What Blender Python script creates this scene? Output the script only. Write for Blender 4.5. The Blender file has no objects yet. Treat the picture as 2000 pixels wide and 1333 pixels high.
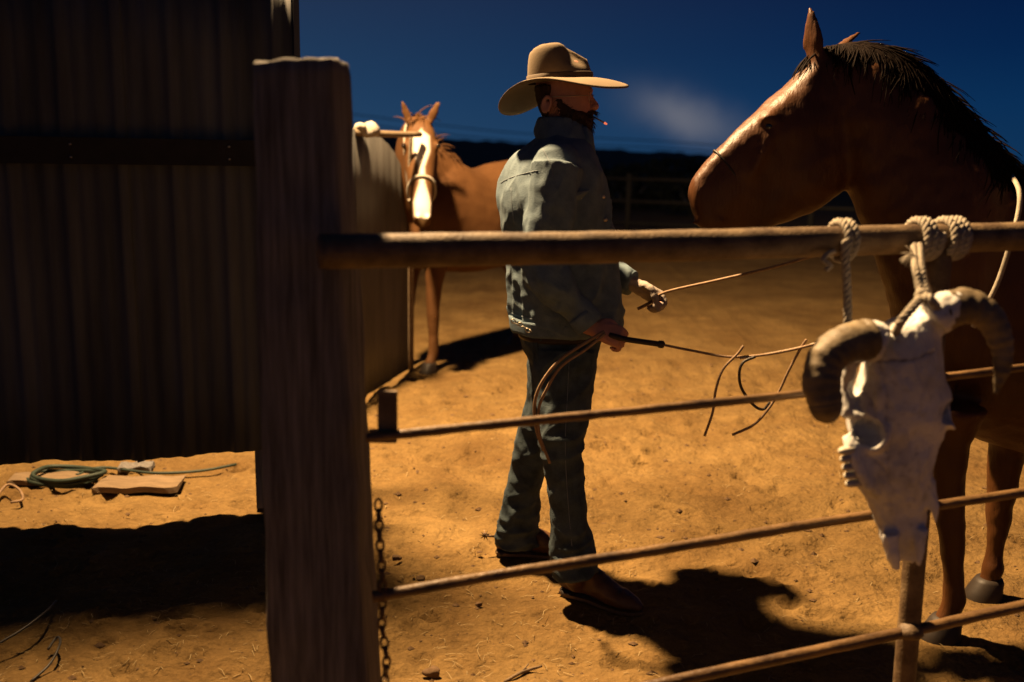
import bpy, bmesh, math, random
import numpy as np
from mathutils import Vector, Matrix, noise as mnoise
random.seed(7); rng = np.random.default_rng(11)
SC = bpy.context.scene
COL = SC.collection
R = math.radians

# ------------------------------------------------------------------ camera
H = 1.57; FPX = 1944.0; PITCH = R(10.66); ROLL = R(0.9)
_f = np.array([0, math.cos(PITCH), -math.sin(PITCH)])
_u0 = np.array([0, math.sin(PITCH), math.cos(PITCH)])
_r0 = np.array([1.0, 0, 0])
_r = math.cos(ROLL)*_r0 + math.sin(ROLL)*_u0
_u = -math.sin(ROLL)*_r0 + math.cos(ROLL)*_u0
cam = bpy.data.cameras.new('camera'); camo = bpy.data.objects.new('camera', cam); COL.objects.link(camo)
cam.lens = 35.0; cam.sensor_width = 36.0; cam.clip_start = 0.05; cam.clip_end = 3000
M = Matrix(((_r[0], _u[0], -_f[0], 0), (_r[1], _u[1], -_f[1], 0), (_r[2], _u[2], -_f[2], H), (0, 0, 0, 1)))
camo.matrix_world = M
cam.dof.use_dof = True; cam.dof.focus_distance = 3.5; cam.dof.aperture_fstop = 1.7
SC.camera = camo

# ------------------------------------------------------------------ sky (dusk, deep blue)
world = bpy.data.worlds.new('World'); SC.world = world; world.use_nodes = True
nt = world.node_tree; nt.nodes.clear()
def wn(t, **k):
    n = nt.nodes.new(t)
    for a, b in k.items(): setattr(n, a, b)
    return n
def wm(op, a, b=None, clamp=False):
    n = wn('ShaderNodeMath', operation=op); n.use_clamp = clamp
    for i, v in enumerate((a, b)):
        if v is None: continue
        if isinstance(v, (int, float)): n.inputs[i].default_value = v
        else: nt.links.new(v, n.inputs[i])
    return n.outputs[0]
tc = wn('ShaderNodeTexCoord'); sep = wn('ShaderNodeSeparateXYZ')
nt.links.new(tc.outputs['Generated'], sep.inputs[0])
def skyramp(stops):
    n = wn('ShaderNodeValToRGB'); c = n.color_ramp
    c.elements[0].position = stops[0][0]; c.elements[0].color = (*stops[0][1], 1); c.elements[1].position = 1.0; c.elements[1].color = (*stops[-1][1], 1)
    for p_, c_ in stops[1:-1]: e = c.elements.new(p_); e.color = (*c_, 1)
    nt.links.new(wm('MAXIMUM', sep.outputs['Z'], 0.0), n.inputs[0]); return n.outputs[0]
dark = skyramp([(0, (.004, .032, .095)), (.05, (.002, .026, .090)), (.10, (.0007, .0155, .068)), (.15, (.0004, .010, .052)), (.4, (.0002, .005, .030)), (1, (.0002, .003, .018))])
light = skyramp([(0, (.020, .062, .135)), (.05, (.016, .051, .118)), (.10, (.015, .042, .100)), (.15, (.016, .033, .080)), (.4, (.006, .014, .042)), (1, (.001, .005, .022))])
# left and behind painted paler for lamp glow, the far right deep blue
tx = wn('ShaderNodeMapRange', interpolation_type='SMOOTHSTEP'); tx.inputs['From Min'].default_value = .55; tx.inputs['From Max'].default_value = -.40
nt.links.new(wm('ADD', sep.outputs['X'], wm('MULTIPLY', wm('SUBTRACT', sep.outputs['Y'], 1.0), .35)), tx.inputs['Value'])
sky = wn('ShaderNodeMix', data_type='RGBA'); nt.links.new(tx.outputs[0], sky.inputs[0]); nt.links.new(dark, sky.inputs[6]); nt.links.new(light, sky.inputs[7])
az = wm('ADD', wm('MULTIPLY', sep.outputs['Y'], -0.85), wm('MULTIPLY', sep.outputs['X'], -0.55))
ag = wm('MULTIPLY', wm('POWER', wm('MULTIPLY', wm('ADD', az, 1.0), 0.5, True), 4.0), wm('EXPONENT', wm('MULTIPLY', wm('MAXIMUM', sep.outputs['Z'], 0.0), -2.2)))
agc = wn('ShaderNodeMix', data_type='RGBA', blend_type='ADD'); nt.links.new(ag, agc.inputs[0])
nt.links.new(sky.outputs[2], agc.inputs[6]); agc.inputs[7].default_value = (0.022, 0.017, 0.014, 1); sky = agc
# one small soft cloud over the ridge
_d = (1335-1000)/FPX*_r - (228-666)/FPX*_u + _f; _d = _d/np.linalg.norm(_d)
_h = np.array([_d[1], -_d[0], 0]); _h /= np.linalg.norm(_h); _v = np.cross(_h, _d)
def dotn(v):
    n = wn('ShaderNodeVectorMath', operation='DOT_PRODUCT'); n.inputs[1].default_value = tuple(v)
    nt.links.new(tc.outputs['Generated'], n.inputs[0]); return n.outputs['Value']
ns = wn('ShaderNodeTexNoise'); ns.inputs['Scale'].default_value = 22; ns.inputs['Detail'].default_value = 4
nt.links.new(tc.outputs['Generated'], ns.inputs['Vector'])
warp = wm('MULTIPLY', wm('SUBTRACT', ns.outputs['Fac'], 0.5), 0.022)
ch = wm('ADD', dotn(_h), warp); cv = wm('ADD', wm('ADD', dotn(_v), warp), wm('MULTIPLY', dotn(_h), 0.28))
q = wm('ADD', wm('POWER', wm('ABSOLUTE', wm('DIVIDE', ch, 0.044)), 2.0), wm('POWER', wm('ABSOLUTE', wm('DIVIDE', cv, 0.0195)), 2.0))
cl = wm('MULTIPLY', wm('EXPONENT', wm('MULTIPLY', q, -1.0)), wm('GREATER_THAN', dotn(_d), 0.5))
cm = wn('ShaderNodeMix', data_type='RGBA'); nt.links.new(wm('MULTIPLY', cl, 0.95, True), cm.inputs[0])
nt.links.new(sky.outputs[2], cm.inputs[6]); cm.inputs[7].default_value = (0.125, 0.135, 0.175, 1)
bg = wn('ShaderNodeBackground'); bg.inputs[1].default_value = 1.0
nt.links.new(cm.outputs[2], bg.inputs[0])
wo = wn('ShaderNodeOutputWorld'); nt.links.new(bg.outputs[0], wo.inputs[0])

# ------------------------------------------------------------------ the yard flood light (only lamp)
LAMP = Vector((-1.47, 4.62, 5.2))
ld = bpy.data.lights.new('flood_lamp', 'SPOT'); lo = bpy.data.objects.new('flood_lamp', ld); COL.objects.link(lo)
ld.energy = 7600; ld.color = (1.0, 0.66, 0.33); ld.spot_size = R(168); ld.spot_blend = 1.0; ld.shadow_soft_size = 0.14
lo.location = LAMP
lo.rotation_euler = Vector((4.2, 0.6, -4.2)).to_track_quat('-Z', 'Y').to_euler()

SC.view_settings.view_transform = 'Standard'; SC.view_settings.look = 'None'
SC.view_settings.exposure = 0.0; SC.view_settings.gamma = 1.0
try: SC.cycles.use_denoising = True; SC.cycles.max_bounces = 5; SC.cycles.diffuse_bounces = 2
except Exception: pass

# ------------------------------------------------------------------ helpers
def W(x, y, Y):
    """the point at forward distance Y seen at photo pixel (x, y)"""
    d = (x-1000)/FPX*_r - (y-666.5)/FPX*_u + _f
    t = Y/d[1]
    return np.array([d[0]*t, Y, H + d[2]*t])
def Wg(x, y):
    d = (x-1000)/FPX*_r - (y-666.5)/FPX*_u + _f
    t = -H/d[2]
    return np.array([d[0]*t, d[1]*t, 0.0])
def _hash(ix, iy, iz, seed):
    h = (ix*374761393 + iy*668265263 + iz*2147483647 + seed*1274126177) & 0xffffffff
    h = ((h ^ (h >> 13))*1274126177) & 0xffffffff
    return ((h ^ (h >> 16)) & 0xffffff)/float(0xffffff)
def vnoise(p, seed=0):
    p = np.asarray(p, float); i = np.floor(p).astype(np.int64); f = p-i; f = f*f*(3-2*f)
    out = 0
    for dx in (0, 1):
        for dy in (0, 1):
            for dz in (0, 1):
                w = (f[:, 0] if dx else 1-f[:, 0])*(f[:, 1] if dy else 1-f[:, 1])*(f[:, 2] if dz else 1-f[:, 2])
                out = out + w*_hash(i[:, 0]+dx, i[:, 1]+dy, i[:, 2]+dz, seed)
    return out*2-1
def fbm(p, oct=3, seed=0):
    p = np.asarray(p, float); a = 1.0; s = 0
    for o in range(oct):
        s = s + a*vnoise(p*(2**o)+17.3*o, seed+o); a *= .5
    return s
def smoothstep(a, b, x):
    t = np.clip((x-a)/(b-a), 0, 1); return t*t*(3-2*t)

class MB:
    def __init__(s): s.v = []; s.f = []
    def add(s, verts, faces):
        o = len(s.v); s.v += [tuple(map(float, v)) for v in verts]; s.f += [tuple(i+o for i in f) for f in faces]; return s
    def loft(s, rings, cap=True):
        n = len(rings[0]); vs = [p for r in rings for p in r]; fs = []
        for k in range(len(rings)-1):
            for i in range(n):
                j = (i+1) % n; fs.append((k*n+i, k*n+j, (k+1)*n+j, (k+1)*n+i))
        if cap:
            A = np.array(vs, float); A = A-A.mean(0); Q = np.array(fs)
            if (np.cross(A[Q[:, 1]]-A[Q[:, 0]], A[Q[:, 2]]-A[Q[:, 0]])*A[Q].mean(1)).sum() < 0: fs = [f[::-1] for f in fs]; flip = True
            else: flip = False
            c0 = len(vs); vs.append(np.mean(rings[0], 0)); vs.append(np.mean(rings[-1], 0)); m = (len(rings)-1)*n
            for i in range(n):
                j = (i+1) % n; fs.append((c0, i, j) if flip else (c0, j, i)); fs.append((c0+1, m+j, m+i) if flip else (c0+1, m+i, m+j))
        return s.add(vs, fs)
    def tube(s, pts, rad, n=10, cap=True, res=0):
        pts = [np.array(p, float) for p in pts]
        rr = list(rad) if hasattr(rad, '__len__') else [rad]*len(pts)
        if res: pts, rr = crom(pts, rr, res)
        fr = frames(pts); rings = []
        for p, (a, b), q in zip(pts, fr, rr):
            rings.append([p+q*(math.cos(t)*a+math.sin(t)*b) for t in np.arange(n)*2*math.pi/n])
        return s.loft(rings, cap)
    def ell(s, c, r, n=14, rot=None):
        rot = np.eye(3) if rot is None else rot; c = np.array(c, float); rings = []
        for k in range(1, n//2):
            th = math.pi*k/(n//2); z = math.cos(th); q = math.sin(th)
            rings.append([c + rot @ np.array([r[0]*q*math.cos(t), r[1]*q*math.sin(t), r[2]*z]) for t in np.arange(n)*2*math.pi/n])
        return s.loft(rings[::-1], True)
    def box(s, c, h, rot=None):
        rot = np.eye(3) if rot is None else rot; c = np.array(c, float)
        v = [c + rot @ np.array([sx*h[0], sy*h[1], sz*h[2]]) for sx in (-1, 1) for sy in (-1, 1) for sz in (-1, 1)]
        return s.add(v, [(0, 1, 3, 2), (4, 6, 7, 5), (0, 4, 5, 1), (2, 3, 7, 6), (0, 2, 6, 4), (1, 5, 7, 3)])
    def mesh(s, name):
        me = bpy.data.meshes.new(name); me.from_pydata(s.v, [], s.f); me.update(); return me
def crom(pts, rr, res):
    P = [2*pts[0]-pts[1]] + pts + [2*pts[-1]-pts[-2]]; Q = [rr[0]]+list(rr)+[rr[-1]]
    op, orr = [], []
    for i in range(1, len(P)-2):
        for k in range(res):
            t = k/res
            op.append(.5*((2*P[i])+(-P[i-1]+P[i+1])*t+(2*P[i-1]-5*P[i]+4*P[i+1]-P[i+2])*t*t+(-P[i-1]+3*P[i]-3*P[i+1]+P[i+2])*t**3))
            orr.append(Q[i]*(1-t)+Q[i+1]*t)
    op.append(pts[-1]); orr.append(rr[-1]); return op, orr
def frames(pts):
    out = []; a = None
    for i in range(len(pts)):
        t = pts[min(i+1, len(pts)-1)]-pts[max(i-1, 0)]; t = t/(np.linalg.norm(t)+1e-9)
        if a is None: a = np.cross(t, [0, 0, 1.0] if abs(t[2]) < .9 else [1.0, 0, 0])
        else: a = a - t*np.dot(a, t)
        a = a/(np.linalg.norm(a)+1e-9); out.append((a, np.cross(t, a)))
    return out
def ring(c, a, b, n=20, e=2.0):
    c = np.array(c, float); a = np.array(a, float); b = np.array(b, float); o = []
    for t in np.arange(n)*2*math.pi/n:
        x = math.copysign(abs(math.cos(t))**(2/e), math.cos(t)); y = math.copysign(abs(math.sin(t))**(2/e), math.sin(t))
        o.append(c+x*a+y*b)
    return o
def refine(rows, k):
    """Catmull-Rom between numeric rows"""
    A = np.array(rows, float); P = np.vstack([2*A[0]-A[1], A, 2*A[-1]-A[-2]]); o = []
    for i in range(1, len(P)-2):
        for j in range(k):
            t = j/k
            o.append(.5*((2*P[i])+(-P[i-1]+P[i+1])*t+(2*P[i-1]-5*P[i]+4*P[i+1]-P[i+2])*t*t+(-P[i-1]+3*P[i]-3*P[i+1]+P[i+2])*t**3))
    o.append(A[-1]); return o
def link(name, me, mat=None, parent=None, smooth=True, loc=None):
    me.name = name
    if mat and not me.materials: me.materials.append(mat)
    if smooth: me.polygons.foreach_set('use_smooth', [True]*len(me.polygons))
    o = bpy.data.objects.new(name, me); COL.objects.link(o)
    if parent is not None:
        o.parent = parent; o.matrix_parent_inverse = parent.matrix_world.inverted()
    return o
def base(name, loc, label, cat, group=None):
    o = bpy.data.objects.new(name, None); COL.objects.link(o); o.location = loc; o.empty_display_size = .1
    o.matrix_world = Matrix.Translation(Vector(loc)); return tag(o, label, cat, group)
def tag(o, label, cat, group=None):
    o['label'] = label; o['category'] = cat
    if group: o['group'] = group
    return o
def structure(o): o['kind'] = 'structure'; return o
def stuff(o): o['kind'] = 'stuff'; return o
def remesh(me, voxel, smooth=2, cuts=(), post=1):
    o = bpy.data.objects.new('tmp', me); COL.objects.link(o)
    m = o.modifiers.new('r', 'REMESH'); m.mode = 'VOXEL'; m.voxel_size = voxel; m.use_smooth_shade = True
    if smooth:
        s = o.modifiers.new('s', 'SMOOTH'); s.factor = .5; s.iterations = smooth
    tmp = []
    for cme in cuts:
        c = bpy.data.objects.new('cut', cme); COL.objects.link(c); tmp.append(c)
        b = o.modifiers.new('b', 'BOOLEAN'); b.operation = 'DIFFERENCE'; b.object = c; b.solver = 'EXACT'
    if cuts:
        m2 = o.modifiers.new('r2', 'REMESH'); m2.mode = 'VOXEL'; m2.voxel_size = voxel*.8; m2.use_smooth_shade = True
        s2 = o.modifiers.new('s2', 'SMOOTH'); s2.factor = .5; s2.iterations = post
    dg = bpy.context.evaluated_depsgraph_get(); dg.update()
    out = bpy.data.meshes.new_from_object(o.evaluated_get(dg))
    for c in tmp: bpy.data.objects.remove(c)
    bpy.data.objects.remove(o); out.materials.clear(); return out
def getv(me):
    a = np.empty(len(me.vertices)*3); me.vertices.foreach_get('co', a); return a.reshape(-1, 3)
def getn(me):
    a = np.empty(len(me.vertices)*3); me.vertices.foreach_get('normal', a); return a.reshape(-1, 3)
def setv(me, v): me.vertices.foreach_set('co', np.ascontiguousarray(v, dtype=np.float32).ravel()); me.update()
def displace(me, fn):
    v = getv(me); n = getn(me); d = fn(v, n); setv(me, v + n*np.asarray(d)[:, None])
def fattr(me, name, val):
    a = me.attributes.new(name, 'FLOAT', 'POINT'); a.data.foreach_set('value', np.asarray(val, dtype=np.float32))

# ------------------------------------------------------------------ materials
def mat(name, col, rough=.8, var=.25, scale=12, col2=None, bump=.0, bscale=60, metal=0, stretch=(1, 1, 1), spec=.3, sheen=0, detail=5, bdist=.004):
    m = bpy.data.materials.new(name); m.use_nodes = True; t = m.node_tree; b = t.nodes['Principled BSDF']
    b.inputs['Roughness'].default_value = rough; b.inputs['Metallic'].default_value = metal
    b.inputs['Specular IOR Level'].default_value = spec
    if sheen: b.inputs['Sheen Weight'].default_value = sheen
    co = t.nodes.new('ShaderNodeTexCoord'); mp = t.nodes.new('ShaderNodeMapping'); mp.inputs['Scale'].default_value = stretch
    t.links.new(co.outputs['Object'], mp.inputs[0])
    n = t.nodes.new('ShaderNodeTexNoise'); n.inputs['Scale'].default_value = scale; n.inputs['Detail'].default_value = detail; n.inputs['Roughness'].default_value = .6
    t.links.new(mp.outputs[0], n.inputs['Vector'])
    r = t.nodes.new('ShaderNodeValToRGB'); r.color_ramp.elements[0].position = .3; r.color_ramp.elements[1].position = .7
    c2 = col2 if col2 else tuple(min(1, c*(1+var)) for c in col); c1 = col if col2 else tuple(c*(1-var) for c in col)
    r.color_ramp.elements[0].color = (*c1, 1); r.color_ramp.elements[1].color = (*c2, 1)
    t.links.new(n.outputs['Fac'], r.inputs[0]); t.links.new(r.outputs[0], b.inputs['Base Color'])
    if bump:
        n2 = t.nodes.new('ShaderNodeTexNoise'); n2.inputs['Scale'].default_value = bscale; n2.inputs['Detail'].default_value = 6
        t.links.new(mp.outputs[0], n2.inputs['Vector'])
        bp = t.nodes.new('ShaderNodeBump'); bp.inputs['Strength'].default_value = bump; bp.inputs['Distance'].default_value = bdist
        t.links.new(n2.outputs['Fac'], bp.inputs['Height']); t.links.new(bp.outputs[0], b.inputs['Normal'])
    return m
def mixattr(m, attr, col):
    """lay a second colour over the base colour where the point attribute says (markings)"""
    t = m.node_tree; b = t.nodes['Principled BSDF']; src = b.inputs['Base Color'].links[0].from_socket
    a = t.nodes.new('ShaderNodeAttribute'); a.attribute_name = attr
    x = t.nodes.new('ShaderNodeMix'); x.data_type = 'RGBA'
    t.links.new(a.outputs['Fac'], x.inputs[0]); t.links.new(src, x.inputs[6]); x.inputs[7].default_value = (*col, 1)
    t.links.new(x.outputs[2], b.inputs['Base Color'])
    return m
M_dirt = mat('dirt', (0.098, 0.0545, 0.0180), .95, scale=1.7, col2=(0.178, 0.110, 0.0395), bump=1.0, bscale=34, spec=.1, detail=10, bdist=.022)
def mottle(m, sc, lo, hi):
    t = m.node_tree; b = t.nodes['Principled BSDF']; src = b.inputs['Base Color'].links[0].from_socket
    co = t.nodes.new('ShaderNodeTexCoord'); n = t.nodes.new('ShaderNodeTexNoise'); n.inputs['Scale'].default_value = sc; n.inputs['Detail'].default_value = 8; n.inputs['Roughness'].default_value = .7
    t.links.new(co.outputs['Object'], n.inputs['Vector']); r = t.nodes.new('ShaderNodeMapRange'); r.inputs['From Min'].default_value = .35; r.inputs['From Max'].default_value = .65; r.inputs['To Min'].default_value = lo; r.inputs['To Max'].default_value = hi
    t.links.new(n.outputs['Fac'], r.inputs['Value']); x = t.nodes.new('ShaderNodeVectorMath'); x.operation = 'SCALE'; t.links.new(src, x.inputs[0]); t.links.new(r.outputs[0], x.inputs['Scale']); t.links.new(x.outputs[0], b.inputs['Base Color'])
mottle(M_dirt, 7, .84, 1.18); mottle(M_dirt, 45, .84, 1.15)
M_far = mat('scrubland', (.060, .045, .028), .95, scale=.25, col2=(.15, .105, .06), spec=.1)
M_rust = mat('rusty_pipe', (.050, .026, .012), .6, scale=16, col2=(.175, .118, .062), bump=.6, bscale=140, metal=.1, spec=.4)
M_rod = mat('rusty_rod', (.030, .013, .005), .48, scale=11, col2=(.20, .112, .043), bump=.6, bscale=110, metal=.1, stretch=(.5, 1, 1), spec=.45)
M_tie = mat('weathered_timber', (.070, .063, .058), .9, scale=8, col2=(.20, .182, .168), bump=.9, bscale=30, stretch=(9, 9, .5), spec=.2)
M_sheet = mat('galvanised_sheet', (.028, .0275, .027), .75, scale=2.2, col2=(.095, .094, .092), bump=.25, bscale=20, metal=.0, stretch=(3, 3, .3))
M_sheet2 = mat('grey_sheet', (.055, .052, .048), .6, scale=3, col2=(.10, .096, .088), bump=.2, bscale=20, metal=.1, stretch=(3, 3, .5))
M_wood = mat('pale_wood', (0.168, 0.12, 0.072), .75, .25, scale=6, bump=.4, bscale=40, stretch=(1, 6, 6))
M_cloth_w = mat('white_cotton', (0.3075, 0.2778, 0.2331), .9, .12, scale=30, bump=.4, bscale=120)
M_rope = mat('pale_rope', (0.2898, 0.2477, 0.1897), .9, .2, scale=60, bump=.5, bscale=300)
M_rope2 = mat('rawhide_rope', (0.2, 0.125, 0.07), .7, .25, scale=50, bump=.3, bscale=300)
M_leather = mat('dark_leather', (0.021, 0.0132, 0.0084), .5, .3, scale=20, bump=.3, bscale=200)
M_boot = mat('brown_boot_leather', (0.08, 0.0375, 0.015), .45, .35, scale=15, bump=.35, bscale=120)
M_sole = mat('boot_sole', (0.11, 0.065, 0.0325), .7, .2)
M_skin = mat('skin', (.36, .165, .11), .55, .1, scale=40, bump=.15, bscale=300)
M_beard = mat('beard_hair', (0.0315, 0.0154, 0.0084), .8, .4, scale=60, bump=.8, bscale=260, stretch=(1, 1, .3))
M_felt = mat('beige_felt', (.108, .076, .044), .95, scale=7, col2=(.150, .108, .064), bump=.15, bscale=200)
M_band = mat('hat_band', (.075, .050, .028), .8, .15)
M_jacket = mat('pale_denim', (.066, .096, .118), .9, scale=26, col2=(.110, .148, .170), bump=.6, bscale=240)
M_jeans = mat('blue_denim', (.019, .029, .036), .9, scale=16, col2=(.056, .078, .090), bump=.6, bscale=240)
M_seam = mat('denim_seam', (0.12, 0.144, 0.168), .9, .15, scale=60)
M_metal = mat('tarnished_metal', (.30, .27, .22), .4, .3, metal=.8)
M_button = mat('brass_button', (.55, .45, .28), .35, .2, metal=.9)
M_chain = mat('rusty_chain', (.10, .06, .035), .5, .4, scale=40, metal=.6, bump=.3)
M_coat = mat('sorrel_coat', (.046, .0155, .0037), .48, scale=7, col2=(.076, .028, .0072), bump=.5, bscale=110, stretch=(1, 1, .3), spec=.25)
M_coat2 = mat('chestnut_coat', (0.0672, 0.0276, 0.00768), .7, scale=6, col2=(0.096, 0.042, 0.0132), bump=.3, bscale=120, stretch=(1, 1, .4), spec=.2)
mixattr(M_coat2, 'blaze', (.62, .56, .47))
M_mane = mat('dark_mane', (.007, .0035, .002), .8, .4, scale=30, spec=.06)
M_eye = mat('dark_eye', (.008, .006, .005), .08, .1, spec=.6)
M_hoof = mat('dark_hoof', (.025, .018, .013), .55, .3)
M_hoof_w = mat('pale_hoof', (0.2475, 0.189, 0.1215), .6, .2)
M_bone = mat('weathered_bone', (.46, .45, .435), .85, scale=9, col2=(.70, .685, .66), bump=.6, bscale=45, spec=.2)
M_tooth = mat('old_tooth', (0.462, 0.42, 0.336), .5, .2, scale=40)
mixattr(M_bone, 'stain', (.13, .10, .075))
M_horn = mat('horn', (.065, .045, .025), .6, scale=9, col2=(.27, .205, .12), bump=.6, bscale=70)
M_hose = mat('green_hose', (0.021, 0.0315, 0.021), .6, .3)
M_plank = mat('old_plank', (0.15, 0.1, 0.055), .85, .3, scale=8, bump=.5, bscale=40, stretch=(1, 6, 6))
M_stone = mat('dirt_clod', (0.103, 0.0594, 0.02772), .95, .3, scale=20, bump=.7, bscale=60)
M_straw = mat('dry_straw', (0.25, 0.18, 0.085), .9, .2)
M_bush = mat('dark_scrub', (.02, .022, .012), .9, scale=3, col2=(.05, .05, .028), spec=.1)
M_wire = mat('wire', (.05, .045, .04), .5, .2, metal=.5)
M_glove = mat('pale_glove', (.24, .20, .17), .85, .15, scale=40, bump=.4, bscale=150)
M_farwood = mat('dark_rail', (.018, .015, .012), .9)

# ------------------------------------------------------------------ ground, hills
def axis(lo, hi, d, outlo, outhi, g=1.13):
    a = list(np.arange(lo, hi+1e-6, d)); s = d; x = hi
    while x < outhi: s *= g; x += s; a.append(x)
    s = d; x = lo; b = []
    while x > outlo: s *= g; x -= s; b.append(x)
    return np.array(b[::-1]+a)
xs = axis(-2.6, 2.3, .022, -700, 700); ys = axis(2.2, 6.6, .022, -120, 900)
GX, GY = np.meshgrid(xs, ys); gp = np.stack([GX.ravel(), GY.ravel(), np.zeros(GX.size)], 1)
def ground_h(p):
    p = np.array(p, float).reshape(-1, 3).copy(); p[:, 2] = 0
    d = np.hypot(p[:, 0], p[:, 1]-4)
    near = 1-smoothstep(9, 16, d)
    z = .018*fbm(p*.9, 2, 1) + .022*fbm(p*3.1, 2, 5)*near
    w = p.copy(); w[:, :2] += .05*np.stack([fbm(p*5, 2, 8), fbm(p*5, 2, 9)], 1)
    z += near*(.012*fbm(w*11, 2, 12) + .011*np.maximum(0, fbm(w*26, 2, 15)-.25) + .010*np.maximum(0, fbm(w*15, 2, 31)-.55))
    return z
gz = ground_h(gp)
hp = []                                                             # hoof and boot prints pressed into the dirt
for k in range(420):
    hx, hy = rng.uniform(-2.4, 2.2), rng.uniform(2.3, 7.5); hr = rng.uniform(.035, .065)
    d = np.hypot((gp[:, 0]-hx), (gp[:, 1]-hy)*rng.uniform(.8, 1.2)); m = d < hr*2.2
    gz[m] += -.020*np.exp(-(d[m]/hr)**4) + .010*np.exp(-((d[m]-hr*1.25)/(hr*.35))**2)
# flat where boots and hooves press
def flat(cx, cy, r):
    d = np.hypot(gp[:, 0]-cx, gp[:, 1]-cy); w = 1-smoothstep(r*.6, r, d); gz[:] = gz*(1-w)
gp[:, 2] = gz
STAND = []
nx, ny = len(xs), len(ys)
def finish_ground():
    for c in STAND: flat(*c)
    gp[:, 2] = gz
    ii = np.arange(nx*ny).reshape(ny, nx)
    f = np.stack([ii[:-1, :-1], ii[:-1, 1:], ii[1:, 1:], ii[1:, :-1]], -1).reshape(-1, 4)
    me = bpy.data.meshes.new('ground'); me.vertices.add(nx*ny); me.vertices.foreach_set('co', gp.astype(np.float32).ravel())
    me.loops.add(f.size); me.loops.foreach_set('vertex_index', f.ravel().astype(np.int32))
    me.polygons.add(len(f)); me.polygons.foreach_set('loop_start', np.arange(0, f.size, 4, dtype=np.int32))
    me.update(calc_edges=True); structure(link('ground', me, M_dirt))
# far ridge with low scrub along its top
hx = np.linspace(-260, 260, 900); hy = np.linspace(90, 240, 40)
HX, HY = np.meshgrid(hx, hy); pp = np.stack([HX.ravel(), HY.ravel(), 0*HX.ravel()], 1)
prof = np.interp(pp[:, 0], [-260, -60, -20, 20, 60, 110, 260], [7, 6.0, 4.6, 2.6, 1.2, .4, .2])
rise = np.sin(np.clip((pp[:, 1]-90)/110, 0, 1)*math.pi/2)
hz = prof*rise*(1+.10*fbm(pp*.03, 3, 3)) + rise*.45*np.maximum(0, fbm(pp*.35, 3, 6)) - .3
pp[:, 2] = hz
ii = np.arange(pp.shape[0]).reshape(40, 900)
structure(link('hills', (lambda b: b.mesh('hills'))(MB().add(pp, np.stack([ii[:-1, :-1], ii[:-1, 1:], ii[1:, 1:], ii[1:, :-1]], -1).reshape(-1, 4).tolist())), M_far))

# pipe corral far back in the yard
ff_ = base('corral_fence', (4, 17, 0), 'far low corral fence of posts and rails in the dark behind the big horse', 'fence')
A_, B_ = np.array([.6, 19.0]), np.array([11.0, 14.5])
for k in range(8):
    c = A_+(B_-A_)*k/7; link('post', MB().tube([(c[0], c[1], -.1), (c[0], c[1], 1.25)], .05, 8).mesh('p'), M_farwood, ff_)
for z in (.35, .75, 1.15):
    link('rail', MB().tube([(A_[0], A_[1], z), ((A_[0]+B_[0])/2, (A_[1]+B_[1])/2, z-.01), (B_[0], B_[1], z)], .032, 8).mesh('r'), M_farwood, ff_)
# low bushes standing between the yard and the ridge
def bush(x, y, w, h, seed, lab):
    rg = np.random.default_rng(seed); n = 900; h *= .72
    d = rg.normal(0, 1, (n, 3)); d /= np.linalg.norm(d, axis=1)[:, None]; r = rg.uniform(.45, 1, n)**.5*(1+.35*fbm(d*2.2+seed, 2, seed))
    p = d*r[:, None]*np.array([w, w*.7, h*.6])+np.array([x, y, h*.5]); p = p[p[:, 2] > .02]; b = MB(); s_ = w*.07
    for q in p:
        u = rg.normal(0, 1, 3); u /= np.linalg.norm(u); v = np.cross(u, rg.normal(0, 1, 3)); v /= np.linalg.norm(v)
        b.add([q-u*s_, q+v*s_*.5, q+u*s_, q-v*s_*.5], [(0, 1, 2, 3)])
    root = base('bush', (x, y, 0), lab, 'bush', 'bushes below the ridge'); link('foliage', b.mesh('f'), M_bush, root, False)
    tb = MB()
    for k in range(5): a = 1.26*k; tb.tube([(x, y, -.05), (x+.2*w*math.cos(a), y+.2*w*math.sin(a), h*.35), (x+.5*w*math.cos(a), y+.4*w*math.sin(a), h*.75)], [.05*h, .03*h, .01*h], 5)
    link('stem', tb.mesh('s'), M_tie, root)
for i, (px, Y, w, h, lab) in enumerate(((905, 34, 1.3, 1.5, 'dark low bush on the skyline left of the man in the hat'), (1225, 30, 1.5, 1.7, 'dark bush just right of the man on the skyline'), (1300, 36, 2.2, 1.8, 'wide dark bush under the little cloud'), (1352, 27, .9, 1.3, 'small dark bush close before the nose of the big horse'))):
    p = W(px, 400, Y); bush(p[0], Y, w, h, 40+i, lab)

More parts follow.
